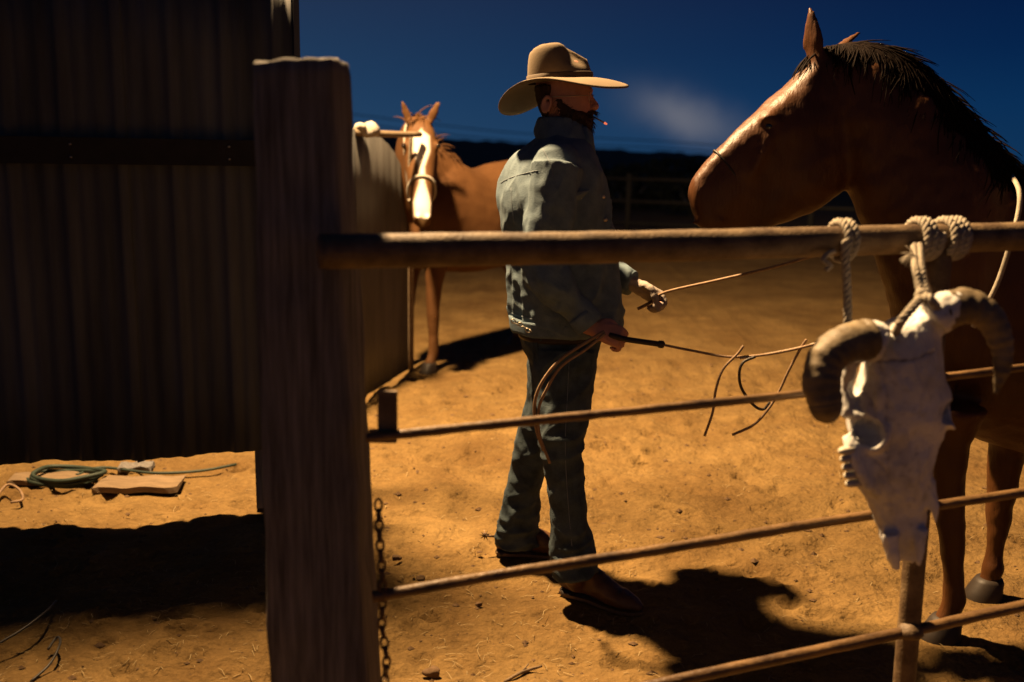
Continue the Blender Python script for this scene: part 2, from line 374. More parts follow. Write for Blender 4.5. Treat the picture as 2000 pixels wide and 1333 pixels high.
# ------------------------------------------------------------------ corrugated metal wall at the left, hung clear of the ground
WA, WB = np.array([-3.6, 3.56]), np.array([-0.915, 4.24])            # left and right end on the ground plan
wd = (WB-WA)/np.linalg.norm(WB-WA); wnrm = np.array([wd[1], -wd[0]])  # normal towards the camera
wl = np.linalg.norm(WB-WA)
wall = base('metal_wall', (WA[0], WA[1], 0), 'tall dark corrugated metal wall hung above the ground behind the timber post', 'wall')
nsh = 4; sw = wl/nsh
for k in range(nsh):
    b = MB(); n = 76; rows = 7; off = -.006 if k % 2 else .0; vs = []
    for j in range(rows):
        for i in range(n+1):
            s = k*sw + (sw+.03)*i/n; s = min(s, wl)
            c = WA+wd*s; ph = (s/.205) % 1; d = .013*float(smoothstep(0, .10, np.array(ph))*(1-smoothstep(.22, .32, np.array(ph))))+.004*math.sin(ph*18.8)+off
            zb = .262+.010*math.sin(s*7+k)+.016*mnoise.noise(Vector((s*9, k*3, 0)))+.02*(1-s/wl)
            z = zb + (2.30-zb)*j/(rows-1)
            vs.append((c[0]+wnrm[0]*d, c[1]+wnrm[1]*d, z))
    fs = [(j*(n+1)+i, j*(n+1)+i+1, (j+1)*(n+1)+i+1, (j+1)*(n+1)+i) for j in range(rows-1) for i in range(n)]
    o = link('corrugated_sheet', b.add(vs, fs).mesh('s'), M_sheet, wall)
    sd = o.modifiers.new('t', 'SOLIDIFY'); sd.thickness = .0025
rotw = np.array([[wd[0], wnrm[0], 0], [wd[1], wnrm[1], 0], [0, 0, 1]])
def wallpt(s, d, z): c = WA+wd*s+wnrm*d; return np.array([c[0], c[1], z])
link('girt', MB().box(wallpt(wl/2-.02, .036, 1.555), (wl/2, .018, .052), rotw).mesh('g'), M_farwood, wall, False)
link('trim', MB().box(wallpt(wl+.012, 0, 1.28), (.012, .03, 1.02), rotw).mesh('g'), M_sheet2, wall, False)
for s in (.05, wl-.16):
    link('post', MB().box(wallpt(s, -.075, 1.13), (.05, .05, 1.13), rotw).mesh('p'), M_tie, wall, False)
for s in (.6, 1.25, 1.9, 2.5):
    b = MB()
    for dz in (-.025, .025): b.ell(wallpt(s, .056, 1.555+dz), (.006, .006, .006), 8)
    link('nail', b.mesh('n'), M_metal, wall)
# added slat screen above the sheets, out of view, dims the ground at lower left
lb = MB()
for k in range(60):
    lb.box(wallpt((wl-.15)/2, -.03, 2.32+k*.0255), ((wl-.15)/2, .0008, .0102), rotw)
for s in (.3, 1.2, 2.0, wl-.17):
    lb.box(wallpt(s, -.055, 3.07), (.03, .018, .78), rotw)
stuff(link('light_screen_slats', lb.mesh('v'), M_tie, wall, False))
# flood light on its pole behind the wall end, above the picture
fl = base('flood_light', (-1.0, 4.62, 0), 'grey flood light pole rising at the right end of the metal wall', 'lamp')
link('pole', MB().tube([(-.985, 4.52, 0), (-.985, 4.52, 5.6)], .022, 14).mesh('p'), M_sheet2, fl)
link('clamp', MB().tube([(-.985, 4.52, 2.14), (-.985, 4.52, 2.17)], .027, 14).mesh('p'), M_metal, fl)
link('bracket', MB().tube([(-.985, 4.52, 5.55), (-1.15, 4.73, 5.66), tuple(LAMP+Vector((0, 0, .16)))], .014, 8, res=3).mesh('p'), M_sheet2, fl)
bm = MB(); lp = np.array(LAMP)
bm.loft([ring(lp+np.array([0, 0, .07]), (.07, 0, 0), (0, .07, 0)), ring(lp+np.array([0, 0, .12]), (.08, 0, 0), (0, .08, 0)), ring(lp+np.array([0, 0, .18]), (.04, 0, 0), (0, .04, 0))])
link('lamp_head', bm.mesh('h'), M_sheet2, fl)

# ------------------------------------------------------------------ thick timber post
def timber(corners_bot, corners_top, nu=10, nv=70, amp=.006, seed=3):
    b = np.array(corners_bot, float); t = np.array(corners_top, float); rings = []
    per = []
    for k in range(4):
        for i in range(nu): per.append((k, i/nu))
    for j in range(nv+1):
        f = j/nv; c = b*(1-f)+t*f; cen = c.mean(0); r = []
        for (k, u) in per:
            p = c[k]*(1-u)+c[(k+1) % 4]*u
            e = min(u, 1-u)
            p = cen+(p-cen)*(1-.05*math.exp(-e*14))                  # worn corners
            r.append(p)
        rings.append(np.array(r))
    # worn, cupped top
    cen = rings[-1].mean(0)
    last = rings[-1].copy(); last[:, 2] += .006; rings.append(cen+(last-cen)*.93); l2 = last.copy(); l2[:, 2] += .003; rings.append(cen+(l2-cen)*.55)
    me = MB().loft([list(r) for r in rings]).mesh('post')
    v = getv(me); n = getn(me); side = 1-np.abs(n[:, 2])
    g = np.stack([v[:, 0]*46, v[:, 1]*46, v[:, 2]*1.6], 1)
    d = amp*.75*fbm(g, 3, seed) - amp*1.2*np.maximum(0, fbm(np.stack([v[:, 0]*30, v[:, 1]*30, v[:, 2]*.8], 1), 2, seed+4)-.45) + amp*.8*fbm(v*6, 2, seed+9)
    top = smoothstep(b[:, 2].max()+.0, t[:, 2].max()-.02, v[:, 2])
    v += n*(d*side)[:, None]; v[:, 2] += (.006*fbm(v*40, 2, seed+2))*(n[:, 2] > .5)
    setv(me, v); return me
PY = 2.12
tl, tr = W(486, 126, PY), W(650, 117, PY); bl, br_ = W(520, 1333, PY), W(718, 1333, PY)
def toz(a, b, z): k = (z-a[2])/(b[2]-a[2]); return a+(b-a)*k
bl, br_ = toz(tl, bl, -.12), toz(tr, br_, -.12); back = np.array([.007, .18, 0])
pm = timber([bl, br_, br_+back, bl+back], [tl, tr, tr+back+np.array([0, 0, .004]), tl+back])
post_o = tag(link('timber_post', pm, M_tie), 'thick weathered square timber post at the left end of the pipe fence', 'post')
post_o.data.materials.append(M_leather)

# ------------------------------------------------------------------ pipe fence
pf0 = W(680, 488, 2.03)
fence = base('pipe_fence', (pf0[0], pf0[1], 0), 'rusty pipe fence with one thick top pipe and three thin rods', 'fence')
def fy(x): return 2.03 + (x-620)/(2000-620)*(2.52-2.03)             # distance of the fence line
def rail(pts, rad, name, m, n=14, amp=.0012):
    P = [W(x, y, fy(x)) for x, y in pts]; d = (P[-1]-P[-2]); P.append(P[-1]+d/np.linalg.norm(d)*1.4)
    b = MB().tube(P, rad, n, res=14); me = b.mesh('rail')
    displace(me, lambda v, nn: amp*fbm(v*28, 3, int(rad*1e4)))
    return link(name, me, m, fence)
rail([(624, 492), (900, 488), (1300, 481), (1700, 470), (2000, 462)], .0365, 'top_rail', M_rust, 20)
rail([(716, 856), (1000, 826), (1300, 797), (1570, 769), (1780, 745), (2000, 718)], .0105, 'rail', M_rod)
rail([(728, 1166), (1000, 1119), (1300, 1072), (1600, 1022), (2000, 962)], .0130, 'rail', M_rod)
rail([(760, 1452), (1000, 1400), (1300, 1334), (1780, 1232), (2000, 1183)], .0150, 'rail', M_rod)
# steel pipe upright at the right
a, c = W(1838, 470, fy(1800)+.012), W(1766, 1333, fy(1800)+.012)
a2 = a; c2 = toz(a, c, -.1)
b = MB().tube([c2, c, (a+c)/2, a2], .029, 16, res=8); me = b.mesh('pipe'); displace(me, lambda v, n: .0012*fbm(v*30, 3, 4))
link('post', me, M_rust, fence)
for (x, y) in ((1778, 1233), (1790, 1000), (1815, 742)):
    p = W(x, y, fy(1800)-.012); b = MB()
    b.ell(p, (.034, .03, .024), 14); me = b.mesh('weld'); displace(me, lambda v, n: .003*fbm(v*70, 2, 6)); link('weld', me, M_rust, fence)
# upright latch bar standing on the second rod beside the timber
p0, p1 = W(757, 852, 2.09), W(757, 764, 2.09)
link('latch_bar', MB().box((p0+p1)/2, (.021, .006, (p1[2]-p0[2])/2)).mesh('l'), M_rust, fence, False)
link('latch_plate', MB().box(W(748, 852, 2.10), (.030, .007, .014)).mesh('l'), M_rust, fence, False)

# chain down the side of the timber post
ch_o = base('chain', W(748, 1333, 2.12), 'rusty chain hanging down the right side of the timber post', 'chain')
def torus(b, c, ax_l, ax_s, nrm, Rl, Rs, r, n=14, m=6):
    vs = []; fs = []
    for i in range(n):
        t = 2*math.pi*i/n; cc = c + ax_l*Rl*math.cos(t)+ax_s*Rs*math.sin(t); o = ax_l*math.cos(t)*Rs+ax_s*math.sin(t)*Rl; o = o/np.linalg.norm(o)
        for j in range(m):
            q = 2*math.pi*j/m; vs.append(cc + r*(math.cos(q)*o+math.sin(q)*nrm))
    for i in range(n):
        for j in range(m):
            fs.append((i*m+j, ((i+1) % n)*m+j, ((i+1) % n)*m+(j+1) % m, i*m+(j+1) % m))
    b.add(vs, fs)
cp = [W(739, 985, 2.10), W(742, 1060, 2.08), W(748, 1150, 2.07), W(746, 1215, 2.07), W(755, 1290, 2.06), W(752, 1333, 2.06), W(760, 1420, 2.05)]
cpp, _ = crom(cp, [1]*len(cp), 30); L = 0; nxt = 0; k = 0
for i in range(1, len(cpp)):
    L += np.linalg.norm(cpp[i]-cpp[i-1])
    if L >= nxt:
        t = cpp[i]-cpp[i-1]; t /= np.linalg.norm(t); s = np.array([math.cos(k*1.57+.5), math.sin(k*1.57+.5), 0]); s -= t*np.dot(s, t); s /= np.linalg.norm(s)
        b = MB(); torus(b, cpp[i], t, s, np.cross(t, s), .0145, .0085, .0032); link('chain_link', b.mesh('c'), M_chain, ch_o); nxt += .0225; k += 1

# ------------------------------------------------------------------ ropes
def rope3(pts, Rr, pitch=.045, res=10, n=6):
    P = [np.array(p, float) for p in pts]; P, _ = crom(P, [1]*len(P), res)
    # resample evenly
    seg = np.r_[0, np.cumsum([np.linalg.norm(P[i+1]-P[i]) for i in range(len(P)-1)])]; P = np.array(P)
    N = max(8, int(seg[-1]/(pitch/10))); s = np.linspace(0, seg[-1], N)
    Q = np.stack([np.interp(s, seg, P[:, k]) for k in range(3)], 1); fr = frames(list(Q)); b = MB()
    for k in range(3):
        pts = []
        for q, (a, c), ss in zip(Q, fr, s):
            t = ss/pitch*2*math.pi+k*2.0944; pts.append(q+Rr*.5*(math.cos(t)*a+math.sin(t)*c))
        b.tube(pts, Rr*.56, n)
    return b
def wrap(x, turns, Rr, step, seed):
    """turns of rope round the top pipe at photo column x"""
    out = []; c0 = W(x, 497-(x-624)*.0218-4, fy(x)); dx = np.array([.95, .33, 0]); dx /= np.linalg.norm(dx)
    e = np.array([-dx[1], dx[0], 0]); rad = .0365+Rr*.9
    for i in range(int(turns*16)+1):
        t = i/16*2*math.pi+3.9; out.append(c0 + dx*(step*i/16) + rad*(math.sin(t)*e*1 + math.cos(t)*np.array([0, 0, 1.0])))
    return out
SK = 2.19                                                            # distance of the hanging skull
ro = base('hanging_rope', W(1655, 640, 2.3), 'pale twisted rope hanging straight from the top pipe behind the left horn', 'rope')
w1 = wrap(1632, 1.9, .0095, .021, 1)
link('wrap', rope3(w1, .0105, .04, 3).mesh('w'), M_rope, ro)
link('strand', rope3([W(1650, 470, fy(1650)-.05), W(1652, 520, 2.34), W(1655, 585, 2.33), W(1657, 660, 2.31), W(1665, 690, 2.31)], .0105).mesh('s'), M_rope, ro)
link('loose_end', rope3([W(1630, 492, fy(1640)-.045), W(1618, 496, 2.33), W(1608, 508, 2.32), W(1622, 520, 2.32), W(1612, 528, 2.32)], .0062, .03).mesh('s'), M_rope, ro)
r2 = base('skull_rope', W(1800, 520, 2.3), 'pale knotted rope forking to hold up the horned skull', 'rope')
link('wrap', rope3(wrap(1785, 2.2, .010, .02, 1), .0112, .04, 3).mesh('w'), M_rope, r2)
link('wrap', rope3(wrap(1838, 2.9, .010, .019, 1), .0112, .04, 3).mesh('w'), M_rope, r2)
FK = W(1803, 578, 2.19)
for dx, ph in ((-5, 0), (6, 1)):
    link('strand', rope3([W(1790+dx, 480, fy(1790)-.05), W(1793+dx, 520, 2.25), W(1799+dx, 555, 2.21), FK+np.array([dx*.0009, -.004*ph, 0])], .0092, .035).mesh('s'), M_rope, r2)
link('strand', rope3([FK, W(1783, 600, 2.16), W(1760, 628, 2.15), W(1748, 650, 2.19)], .0105, .04).mesh('s'), M_rope, r2)
link('strand', rope3([FK, W(1815, 583, 2.16), W(1828, 600, 2.16), W(1835, 618, 2.19)], .0105, .04).mesh('s'), M_rope, r2)
b = MB(); b.ell(FK, (.018, .015, .018), 12); me = b.mesh('k'); displace(me, lambda v, n: .004*fbm(v*90, 2, 3)); link('knot', me, M_rope, r2)
b = MB()
for k in range(26):
    p = W(1783, 497, 2.30); d = np.array([rng.normal(-.6, .5), rng.normal(-.2, .3), rng.normal(-.3, .45)]); d /= np.linalg.norm(d)
    b.tube([p, p+d*.018, p+d*.030+np.array([0, 0, -.004])], [.0016, .0012, .0004], 4)
link('frayed_end', b.mesh('f'), M_rope, r2)

# ------------------------------------------------------------------ horned skull
sk = base('horned_skull', W(1760, 860, SK), 'bleached horned cattle skull hanging from rope on the pipe fence', 'skull')
rows = [(1722, 650, 1836, 590, .028), (1700, 668, 1840, 604, .060), (1697, 705, 1838, 662, .082), (1690, 748, 1842, 722, .088), (1674, 795, 1857, 780, .088), (1664, 830, 1855, 822, .084),
        (1668, 866, 1834, 862, .078), (1664, 905, 1826, 896, .078), (1672, 945, 1822, 935, .072), (1700, 982, 1818, 972, .058), (1716, 1022, 1814, 1012, .044), (1728, 1062, 1806, 1058, .032), (1740, 1100, 1796, 1100, .020)]
rings = []
for (xl, yl, xr, yr, th) in refine(rows, 4):
    A, B = W(xl, yl, SK+.03), W(xr, yr, SK+.03); c = (A+B)/2; a = (B-A)/2
    r = ring(c+np.array([0, .02, 0]), a, np.array([0, -th, 0]), 28, 2.5); rings.append(r)
b = MB().loft(rings)
# orbit rims, cheek bones, horn cores, nose prongs, muzzle spike
torus(b, W(1700, 842, SK-.005), np.array([.5, -.6, -.6])/np.linalg.norm([.5, -.6, -.6]), np.array([0.35, -.35, .87])/np.linalg.norm([.35, -.35, .87]), np.array([-.75, -.6, .1])/np.linalg.norm([-.75, -.6, .1]), .040, .036, .012, 18, 8)
torus(b, W(1846, 806, SK+.01), np.array([.5, .6, -.6])/np.linalg.norm([.5, .6, -.6]), np.array([-.35, .35, .87])/np.linalg.norm([.35, .35, .87]), np.array([.75, -.6, .1])/np.linalg.norm([.75, -.6, .1]), .036, .032, .011, 18, 8)
b.tube([W(1712, 668, SK+.02), W(1668, 705, SK+.035), W(1655, 760, SK+.05), W(1662, 815, SK+.03)], [.03, .017, .014, .018], 10, res=4)
b.tube([W(1720, 672, SK), W(1690, 662, SK), W(1668, 668, SK)], [.045, .042, .036], 12, res=3)
b.tube([W(1820, 625, SK), W(1850, 605, SK), W(1875, 600, SK)], [.045, .042, .036], 12, res=3)
b.tube([W(1738, 1040, SK+.005), W(1744, 1085, SK), W(1752, 1113, SK)], [.022, .017, .008], 10, res=3)
b.tube([W(1800, 1030, SK+.005), W(1797, 1075, SK), W(1792, 1106, SK)], [.016, .013, .006], 10, res=3)
b.tube([W(1812, 940, SK+.01), W(1823, 985, SK), W(1828, 1030, SK-.005)], [.018, .013, .003], 8, res=3)
b.tube([W(1660, 850, SK+.03), W(1668, 890, SK+.0), W(1690, 935, SK-.005), W(1715, 965, SK)], [.02, .02, .016, .012], 10, res=3)
cuts = [MB().ell(W(1696, 846, SK-.012), (.032, .062, .034), 16).mesh('c'),
        MB().ell(W(1853, 806, SK-.005), (.022, .055, .028), 16).mesh('c'),
        MB().ell(W(1678, 768, SK-.005), (.018, .06, .032), 16).mesh('c'),
        MB().tube([W(1782, 1140, SK-.01), W(1780, 1080, SK-.02), W(1781, 1000, SK-.035), W(1778, 940, SK-.07)], [.014, .015, .019, .012], 12).mesh('c'),
        MB().ell(W(1736, 798, SK-.072), (.008, .018, .009), 10).mesh('c'),
        MB().ell(W(1804, 770, SK-.072), (.007, .016, .008), 10).mesh('c')]
cr_pts = [W(1700, 727, SK-.061), W(1742, 718, SK-.069), W(1780, 712, SK-.069), W(1832, 694, SK-.055)]
cuts.append(MB().tube(cr_pts, .0042, 6, res=6).mesh('c'))
me = remesh(b.mesh('skull'), .0048, 4, cuts, 1)
def skd(v, n):
    return .0024*fbm(v*17, 3, 2) + .0030*fbm(v*np.array([70, 70, 22]), 3, 5) - .0025*np.maximum(0, fbm(v*np.array([45, 45, 16]), 2, 8)-.4)
displace(me, skd)
cracks = [cr_pts, [W(1742, 720, SK-.07), W(1748, 790, SK-.075), W(1744, 860, SK-.075), W(1752, 940, SK-.065), W(1756, 1020, SK-.04)], [W(1800, 712, SK-.07), W(1812, 760, SK-.07), W(1808, 820, SK-.07)], [W(1716, 905, SK-.06), W(1742, 930, SK-.065), W(1760, 980, SK-.05)],
          [W(1700, 760, SK-.06), W(1722, 800, SK-.066), W(1728, 850, SK-.066)], [W(1800, 880, SK-.06), W(1806, 940, SK-.055), W(1796, 990, SK-.04)]]
v = getv(me); n = getn(me); cd = np.full(len(v), 9.0); wv = v+.004*np.stack([fbm(v*60, 2, 71), 0*v[:, 0], fbm(v*60, 2, 72)], 1)
for cpl in cracks:
    Pp, _ = crom([np.array(p, float) for p in cpl], [1]*len(cpl), 14); Pp = np.array(Pp)[:, [0, 2]]
    cd = np.minimum(cd, np.sqrt(((wv[:, None, [0, 2]]-Pp[None])**2).sum(2).min(1)))
front = (n[:, 1] < .1)
ck = np.exp(-(cd/.0030)**2)*front
setv(me, v-n*(.0022*ck)[:, None])
ck0 = np.exp(-(np.sqrt(((wv[:, None, [0, 2]]-np.array(crom([np.array(p, float) for p in cr_pts], [1]*4, 14)[0])[None][:, :, [0, 2]])**2).sum(2).min(1))/.003)**2)*front
stain = np.clip(.55*ck0+.22*ck+.30*smoothstep(.25, .9, fbm(v*np.array([26, 26, 11]), 3, 77))+.25*smoothstep(.3, .9, fbm(v*75, 2, 78)), 0, .9)
fattr(me, 'stain', stain)
link('cranium', me, M_bone, sk)
for k in range(5):
    p = W(1648+k*3.5, 880+k*16, SK-.002+k*.001); bb = MB()
    bb.loft([ring(p+np.array([.022, .0, .002]), (0, .012, 0), (0, 0, .0085), 10, 3), ring(p+np.array([-.004, -.002, 0]), (0, .012, 0), (0, 0, .008), 10, 3), ring(p+np.array([-.013, -.004, -.001]), (0, .007, 0), (0, 0, .005), 10, 3)])
    link('tooth', bb.mesh('t'), M_tooth, sk)
def horn(pts, rad, seed):
    b = MB().tube(pts, rad, 22, res=12); me = b.mesh('horn')
    v = getv(me); n = getn(me)
    P, _ = crom([np.array(p, float) for p in pts], rad, 12); P = np.array(P)
    idx = np.argmin(((v[:, None, :]-P[None])**2).sum(2), 1)
    setv(me, v+n*(.0009*np.sin(idx*1.3)+.0025*fbm(v*26, 3, seed)+.0012*fbm(v*90, 2, seed))[:, None]); return me
link('horn', horn([W(1700, 662, SK), W(1655, 672, SK-.015), W(1618, 700, SK-.03), W(1604, 745, SK-.045), W(1612, 790, SK-.055), W(1613, 796, SK-.056)], [.047, .045, .043, .041, .038, .034], 3), M_horn, sk)
link('horn', horn([W(1838, 612, SK), W(1886, 598, SK+.0), W(1932, 622, SK-.01), W(1955, 672, SK-.02), W(1957, 720, SK-.03), W(1944, 770, SK-.035)], [.042, .039, .034, .027, .018, .005], 5), M_horn, sk)

# ------------------------------------------------------------------ horses
def horse_rings(b, rows, fn, n=24, e=2.15, k=3):
    rings = []
    for r in refine(rows, k): rings.append(fn(r, n, e))
    b.loft(rings)
def leg(b, pts, rad, n=14, sq=1.0):
    b.tube(pts, rad, n, res=5)

# --- near horse, facing left
HY1 = 3.32; HD = .10
h1 = base('horse', (1.45, HY1, 0), 'big sorrel horse with arched neck standing behind the fence at right', 'horse', 'horses in the yard')
b = MB()
def r1(r, n, e):
    A, B = W(r[0], r[1], HY1+r[5]), W(r[2], r[3], HY1+r[5]); c = (A+B)/2
    a = (A-B)/2; L = np.linalg.norm(a); ph = r[6] if len(r) > 6 else 0.0
    return ring(c, a*math.cos(ph)+np.array([0, -L, 0])*math.sin(ph), np.array([0, r[4], 0])*math.cos(ph)+a/L*r[4]*math.sin(ph), n, e)
head = [(1374, 446, 1390, 472, .022, -.05), (1352, 420, 1402, 474, .044, -.05), (1343, 384, 1414, 472, .054, -.05), (1350, 346, 1434, 462, .056, -.045), (1379, 308, 1482, 452, .061, -.04), (1428, 260, 1545, 434, .075, -.03),
        (1482, 211, 1604, 408, .097, -.02), (1532, 166, 1640, 376, .107, -.01), (1574, 124, 1664, 335, .102, 0), (1600, 100, 1690, 290, .085, 0), (1625, 105, 1700, 270, .06, 0)]
head = [tuple(h[:5])+(h[5]+HD,)+(.34*(1-.1*i) if i < 8 else .08,) for i, h in enumerate(head)]
horse_rings(b, head, r1, 28, 2.7, 4)
neck = [(1585, 118, 1640, 300, .05, 0), (1615, 98, 1650, 345, .08, 0), (1655, 92, 1662, 385, .092, 0), (1710, 103, 1676, 425, .10, 0), (1775, 140, 1697, 470, .115, 0), (1842, 205, 1718, 525, .14, 0), (1906, 276, 1742, 610, .18, 0), (1962, 326, 1772, 715, .22, 0), (2030, 350, 1850, 830, .25, 0), (2110, 360, 2000, 885, .27, 0)]
neck = [tuple(h[:5])+(HD*max(0, 1-i/6),) for i, h in enumerate(neck)]
horse_rings(b, neck, r1, 28, 2.1, 4)
tz = W(2030, 350, HY1)[2]; sx = W(2030, 350, HY1)[0]
body = [(sx-.20, tz-.20, .75, .20), (sx, tz, .66, .25), (sx+.25, tz-.03, .64, .28), (sx+.6, tz-.09, .66, .30), (sx+.95, tz-.08, .70, .30), (sx+1.2, tz-.05, .78, .28), (sx+1.42, tz-.15, .88, .24), (sx+1.55, tz-.36, 1.0, .13)]
def rb(r, n, e): return ring((r[0], HY1, (r[1]+r[2])/2), (0, 0, (r[1]-r[2])/2), (0, r[3], 0), n, e)
horse_rings(b, body, rb, 28, 2.2, 4)
# ears
def ear(b, base_p, tip, w, side, open_d):
    base_p, tip = np.array(base_p), np.array(tip); side = np.array(side, float); side /= np.linalg.norm(side); open_d = np.array(open_d, float)
    rings = []
    for t, s in ((-.1, .75), (.1, .92), (.3, 1.0), (.5, .88), (.7, .62), (.87, .32), (1, .06)):
        c = base_p+(tip-base_p)*t; r = []
        for q in np.arange(14)*2*math.pi/14:
            p = side*w*s*math.cos(q)+open_d*w*.62*s*math.sin(q)
            if math.sin(q) > .1 and .05 < t < .95: p -= open_d*w*.40*s*max(0, math.sin(q))     # hollow front of the ear
            r.append(c+p)
        rings.append(r)
    b.loft(rings)
ear(b, W(1590, 116, HY1+HD-.05), W(1581, 3, HY1+HD-.06), .040, (.55, -.83, 0), np.array([-.83, -.55, .1]))
ear(b, W(1622, 104, HY1+HD+.06), W(1684, 60, HY1+HD+.10), .036, (.3, .8, .5), np.array([-.6, -.2, .7]))
# cheek, brow, facial crest, nostril
b.ell(W(1575, 320, HY1+HD-.07), (.105, .05, .12), 18)
b.ell(W(1508, 232, HY1+HD-.095), (.036, .024, .028), 14)
b.tube([W(1505, 268, HY1+HD-.112), W(1486, 300, HY1+HD-.112), W(1462, 345, HY1+HD-.100), W(1440, 375, HY1+HD-.08)], [.018, .020, .016, .008], 10, res=4)
torus(b, W(1364, 396, HY1+HD-.095), np.array([.35, -.3, .85]), np.array([.75, -.6, -.3]), np.array([-.55, -.8, .1]), .026, .014, .0075, 14, 6)
b.tube([W(1352, 436, HY1+HD-.085), W(1385, 437, HY1+HD-.10), W(1415, 430, HY1+HD-.098)], [.010, .010, .004], 8, res=4)
b.tube([W(1362, 452, HY1+HD-.07), W(1390, 452, HY1+HD-.085), W(1412, 444, HY1+HD-.085)], [.011, .011, .004], 8, res=4)
b.tube([W(1484, 236, HY1+HD-.105), W(1503, 229, HY1+HD-.118), W(1522, 240, HY1+HD-.112)], [.008, .012, .008], 8, res=4)
b.tube([W(1488, 258, HY1+HD-.108), W(1503, 264, HY1+HD-.116), W(1520, 256, HY1+HD-.112)], [.006, .008, .006], 8, res=4)
# legs
def leg1(pts, rad): b.tube(pts, rad, 16, res=5)
N1, N2 = HY1-.22, HY1+.10
leg1([W(1860, 790, N1), W(1853, 860, N1), W(1851, 930, N1), W(1856, 1000, N1), W(1857, 1030, N1), W(1861, 1085, N1), W(1863, 1140, N1), W(1862, 1172, N1), W(1852, 1200, N1), W(1846, 1222, N1)], [.11, .068, .052, .047, .048, .036, .034, .041, .036, .044])
leg1([W(1985, 800, N2), W(1966, 880, N2), W(1960, 940, N2), W(1952, 990, N2), W(1950, 1010, N2), W(1946, 1055, N2), W(1942, 1090, N2), W(1940, 1110, N2), W(1934, 1128, N2), W(1930, 1142, N2)], [.11, .066, .053, .046, .047, .033, .031, .039, .034, .044])
for yy in (-.17, .17):
    x0 = sx+1.28
    leg1([(x0, HY1+yy*.9, 1.05), (x0-.06, HY1+yy, .85), (x0+.03, HY1+yy, .62), (x0+.13, HY1+yy, .50), (x0+.10, HY1+yy, .38), (x0+.08, HY1+yy, .18), (x0+.05, HY1+yy, .1), (x0+.0, HY1+yy, .05)], [.20, .15, .085, .06, .042, .038, .042, .045])
me = remesh(b.mesh('horse'), .011, 6)
displace(me, lambda v, n: .0055*fbm(v*7, 2, 3)+.0032*fbm(v*17, 2, 5)+.0016*fbm(v*np.array([40, 40, 18]), 2, 7))
link('body', me, M_coat, h1)
def hoof(p, parent, m, fwd=(-1, 0), s=1.0):
    f = np.array([fwd[0], fwd[1], 0.0]); f /= np.linalg.norm(f); l = np.array([-f[1], f[0], 0]); p = np.array(p, float); p[2] = 0
    bb = MB(); rr = []
    for z, q, o in ((-.012, .064, .018), (.0, .064, .018), (.03, .057, .010), (.062, .049, .0), (.075, .042, -.002)):
        rr.append(ring(p+f*o*s+np.array([0, 0, z*s]), f*q*1.05*s, l*q*.95*s, 18, 2.3))
    bb.loft(rr); return link('hoof', bb.mesh('hoof'), m, parent)
hp1, hp2 = W(1846, 1222, N1), W(1930, 1142, N2)
hoof(hp1, h1, M_hoof); hoof(hp2, h1, M_hoof); hoof((sx+1.28, HY1-.17, 0), h1, M_hoof); hoof((sx+1.28, HY1+.17, 0), h1, M_hoof)
STAND += [(hp1[0], hp1[1], .13), (hp2[0], hp2[1], .13)]
b = MB(); b.ell(W(1503, 247, HY1+HD-.108), (.018, .012, .016), 14); link('eye', b.mesh('e'), M_eye, h1)
# mane: dark locks laid down the near side to darken the crest, few tufts standing
def locks(b, p, d, ln, r, n=5, droop=(0, 0, -1)):
    p = np.array(p, float); d = np.array(d, float); d /= np.linalg.norm(d); pts = [p]
    for k in range(n): d = d+np.array(droop)*.28; d /= np.linalg.norm(d); pts.append(pts[-1]+d*ln/n)
    b.tube(pts, [r*(1-.85*(k/n)) for k in range(n+1)], 4)
crest = refine([(1615, 98), (1655, 92), (1710, 103), (1775, 140), (1842, 205), (1906, 276), (1962, 326)], 30)
b = MB(); nrow = refine(neck, 40)
for row in nrow[30:-90:1]:
    A, B = W(row[0], row[1], HY1+row[5]), W(row[2], row[3], HY1+row[5]); c = (A+B)/2; a = (A-B)/2; L_ = np.linalg.norm(a); back = np.array([a[2], 0, -a[0]])/L_
    for q in range(9):
        ln = rng.uniform(.5, 1.15); t0 = rng.normal(-.12, .10); pts = []; o0 = rng.uniform(.995, 1.02); w1, w2, ph = rng.normal(.05, .05), rng.normal(0, .012), rng.uniform(0, 6.28)
        for k in range(7):
            u = k/6; t = t0+ln*u; o = o0+.012*math.sin(u*2.6); pts.append(c+o*(a*math.cos(t)+np.array([0, -row[4], 0])*math.sin(t))+back*(w1*u+w2*math.sin(u*4+ph)))
        r0 = rng.uniform(.0028, .0052); b.tube(pts, [r0*(1-.85*(k/6)**1.6) for k in range(7)], 4)
for (cx, cy, m) in ((1850, 208, 10), (1915, 282, 16), (1938, 302, 10), (1880, 242, 5)):
    for k in range(m):
        p = W(cx+rng.normal(0, 9), cy+5, HY1+rng.normal(-.01, .02)); locks(b, p, (rng.normal(.5, .5), rng.normal(0, .5), rng.uniform(.2, .7)), rng.uniform(.025, .06), .0035, 4)
link('mane', b.mesh('mane'), M_mane, h1)
b = MB()
for k in range(60):
    p = W(1598+rng.normal(0, 7), 106, HY1+HD+rng.normal(0, .02)); locks(b, p, (-.8, rng.normal(-.1, .35), rng.uniform(-.5, -.2)), rng.uniform(.07, .13), .0045, 5, (.35, 0, -.55))
link('forelock', b.mesh('fl'), M_mane, h1)
b = MB()
for k in range(70):
    p = np.array([sx+1.55, HY1+rng.normal(0, .03), tz-.33]); locks(b, p, (1, rng.normal(0, .15), -.4), rng.uniform(.5, .85), .012, 7)
link('tail', b.mesh('tl'), M_mane, h1)
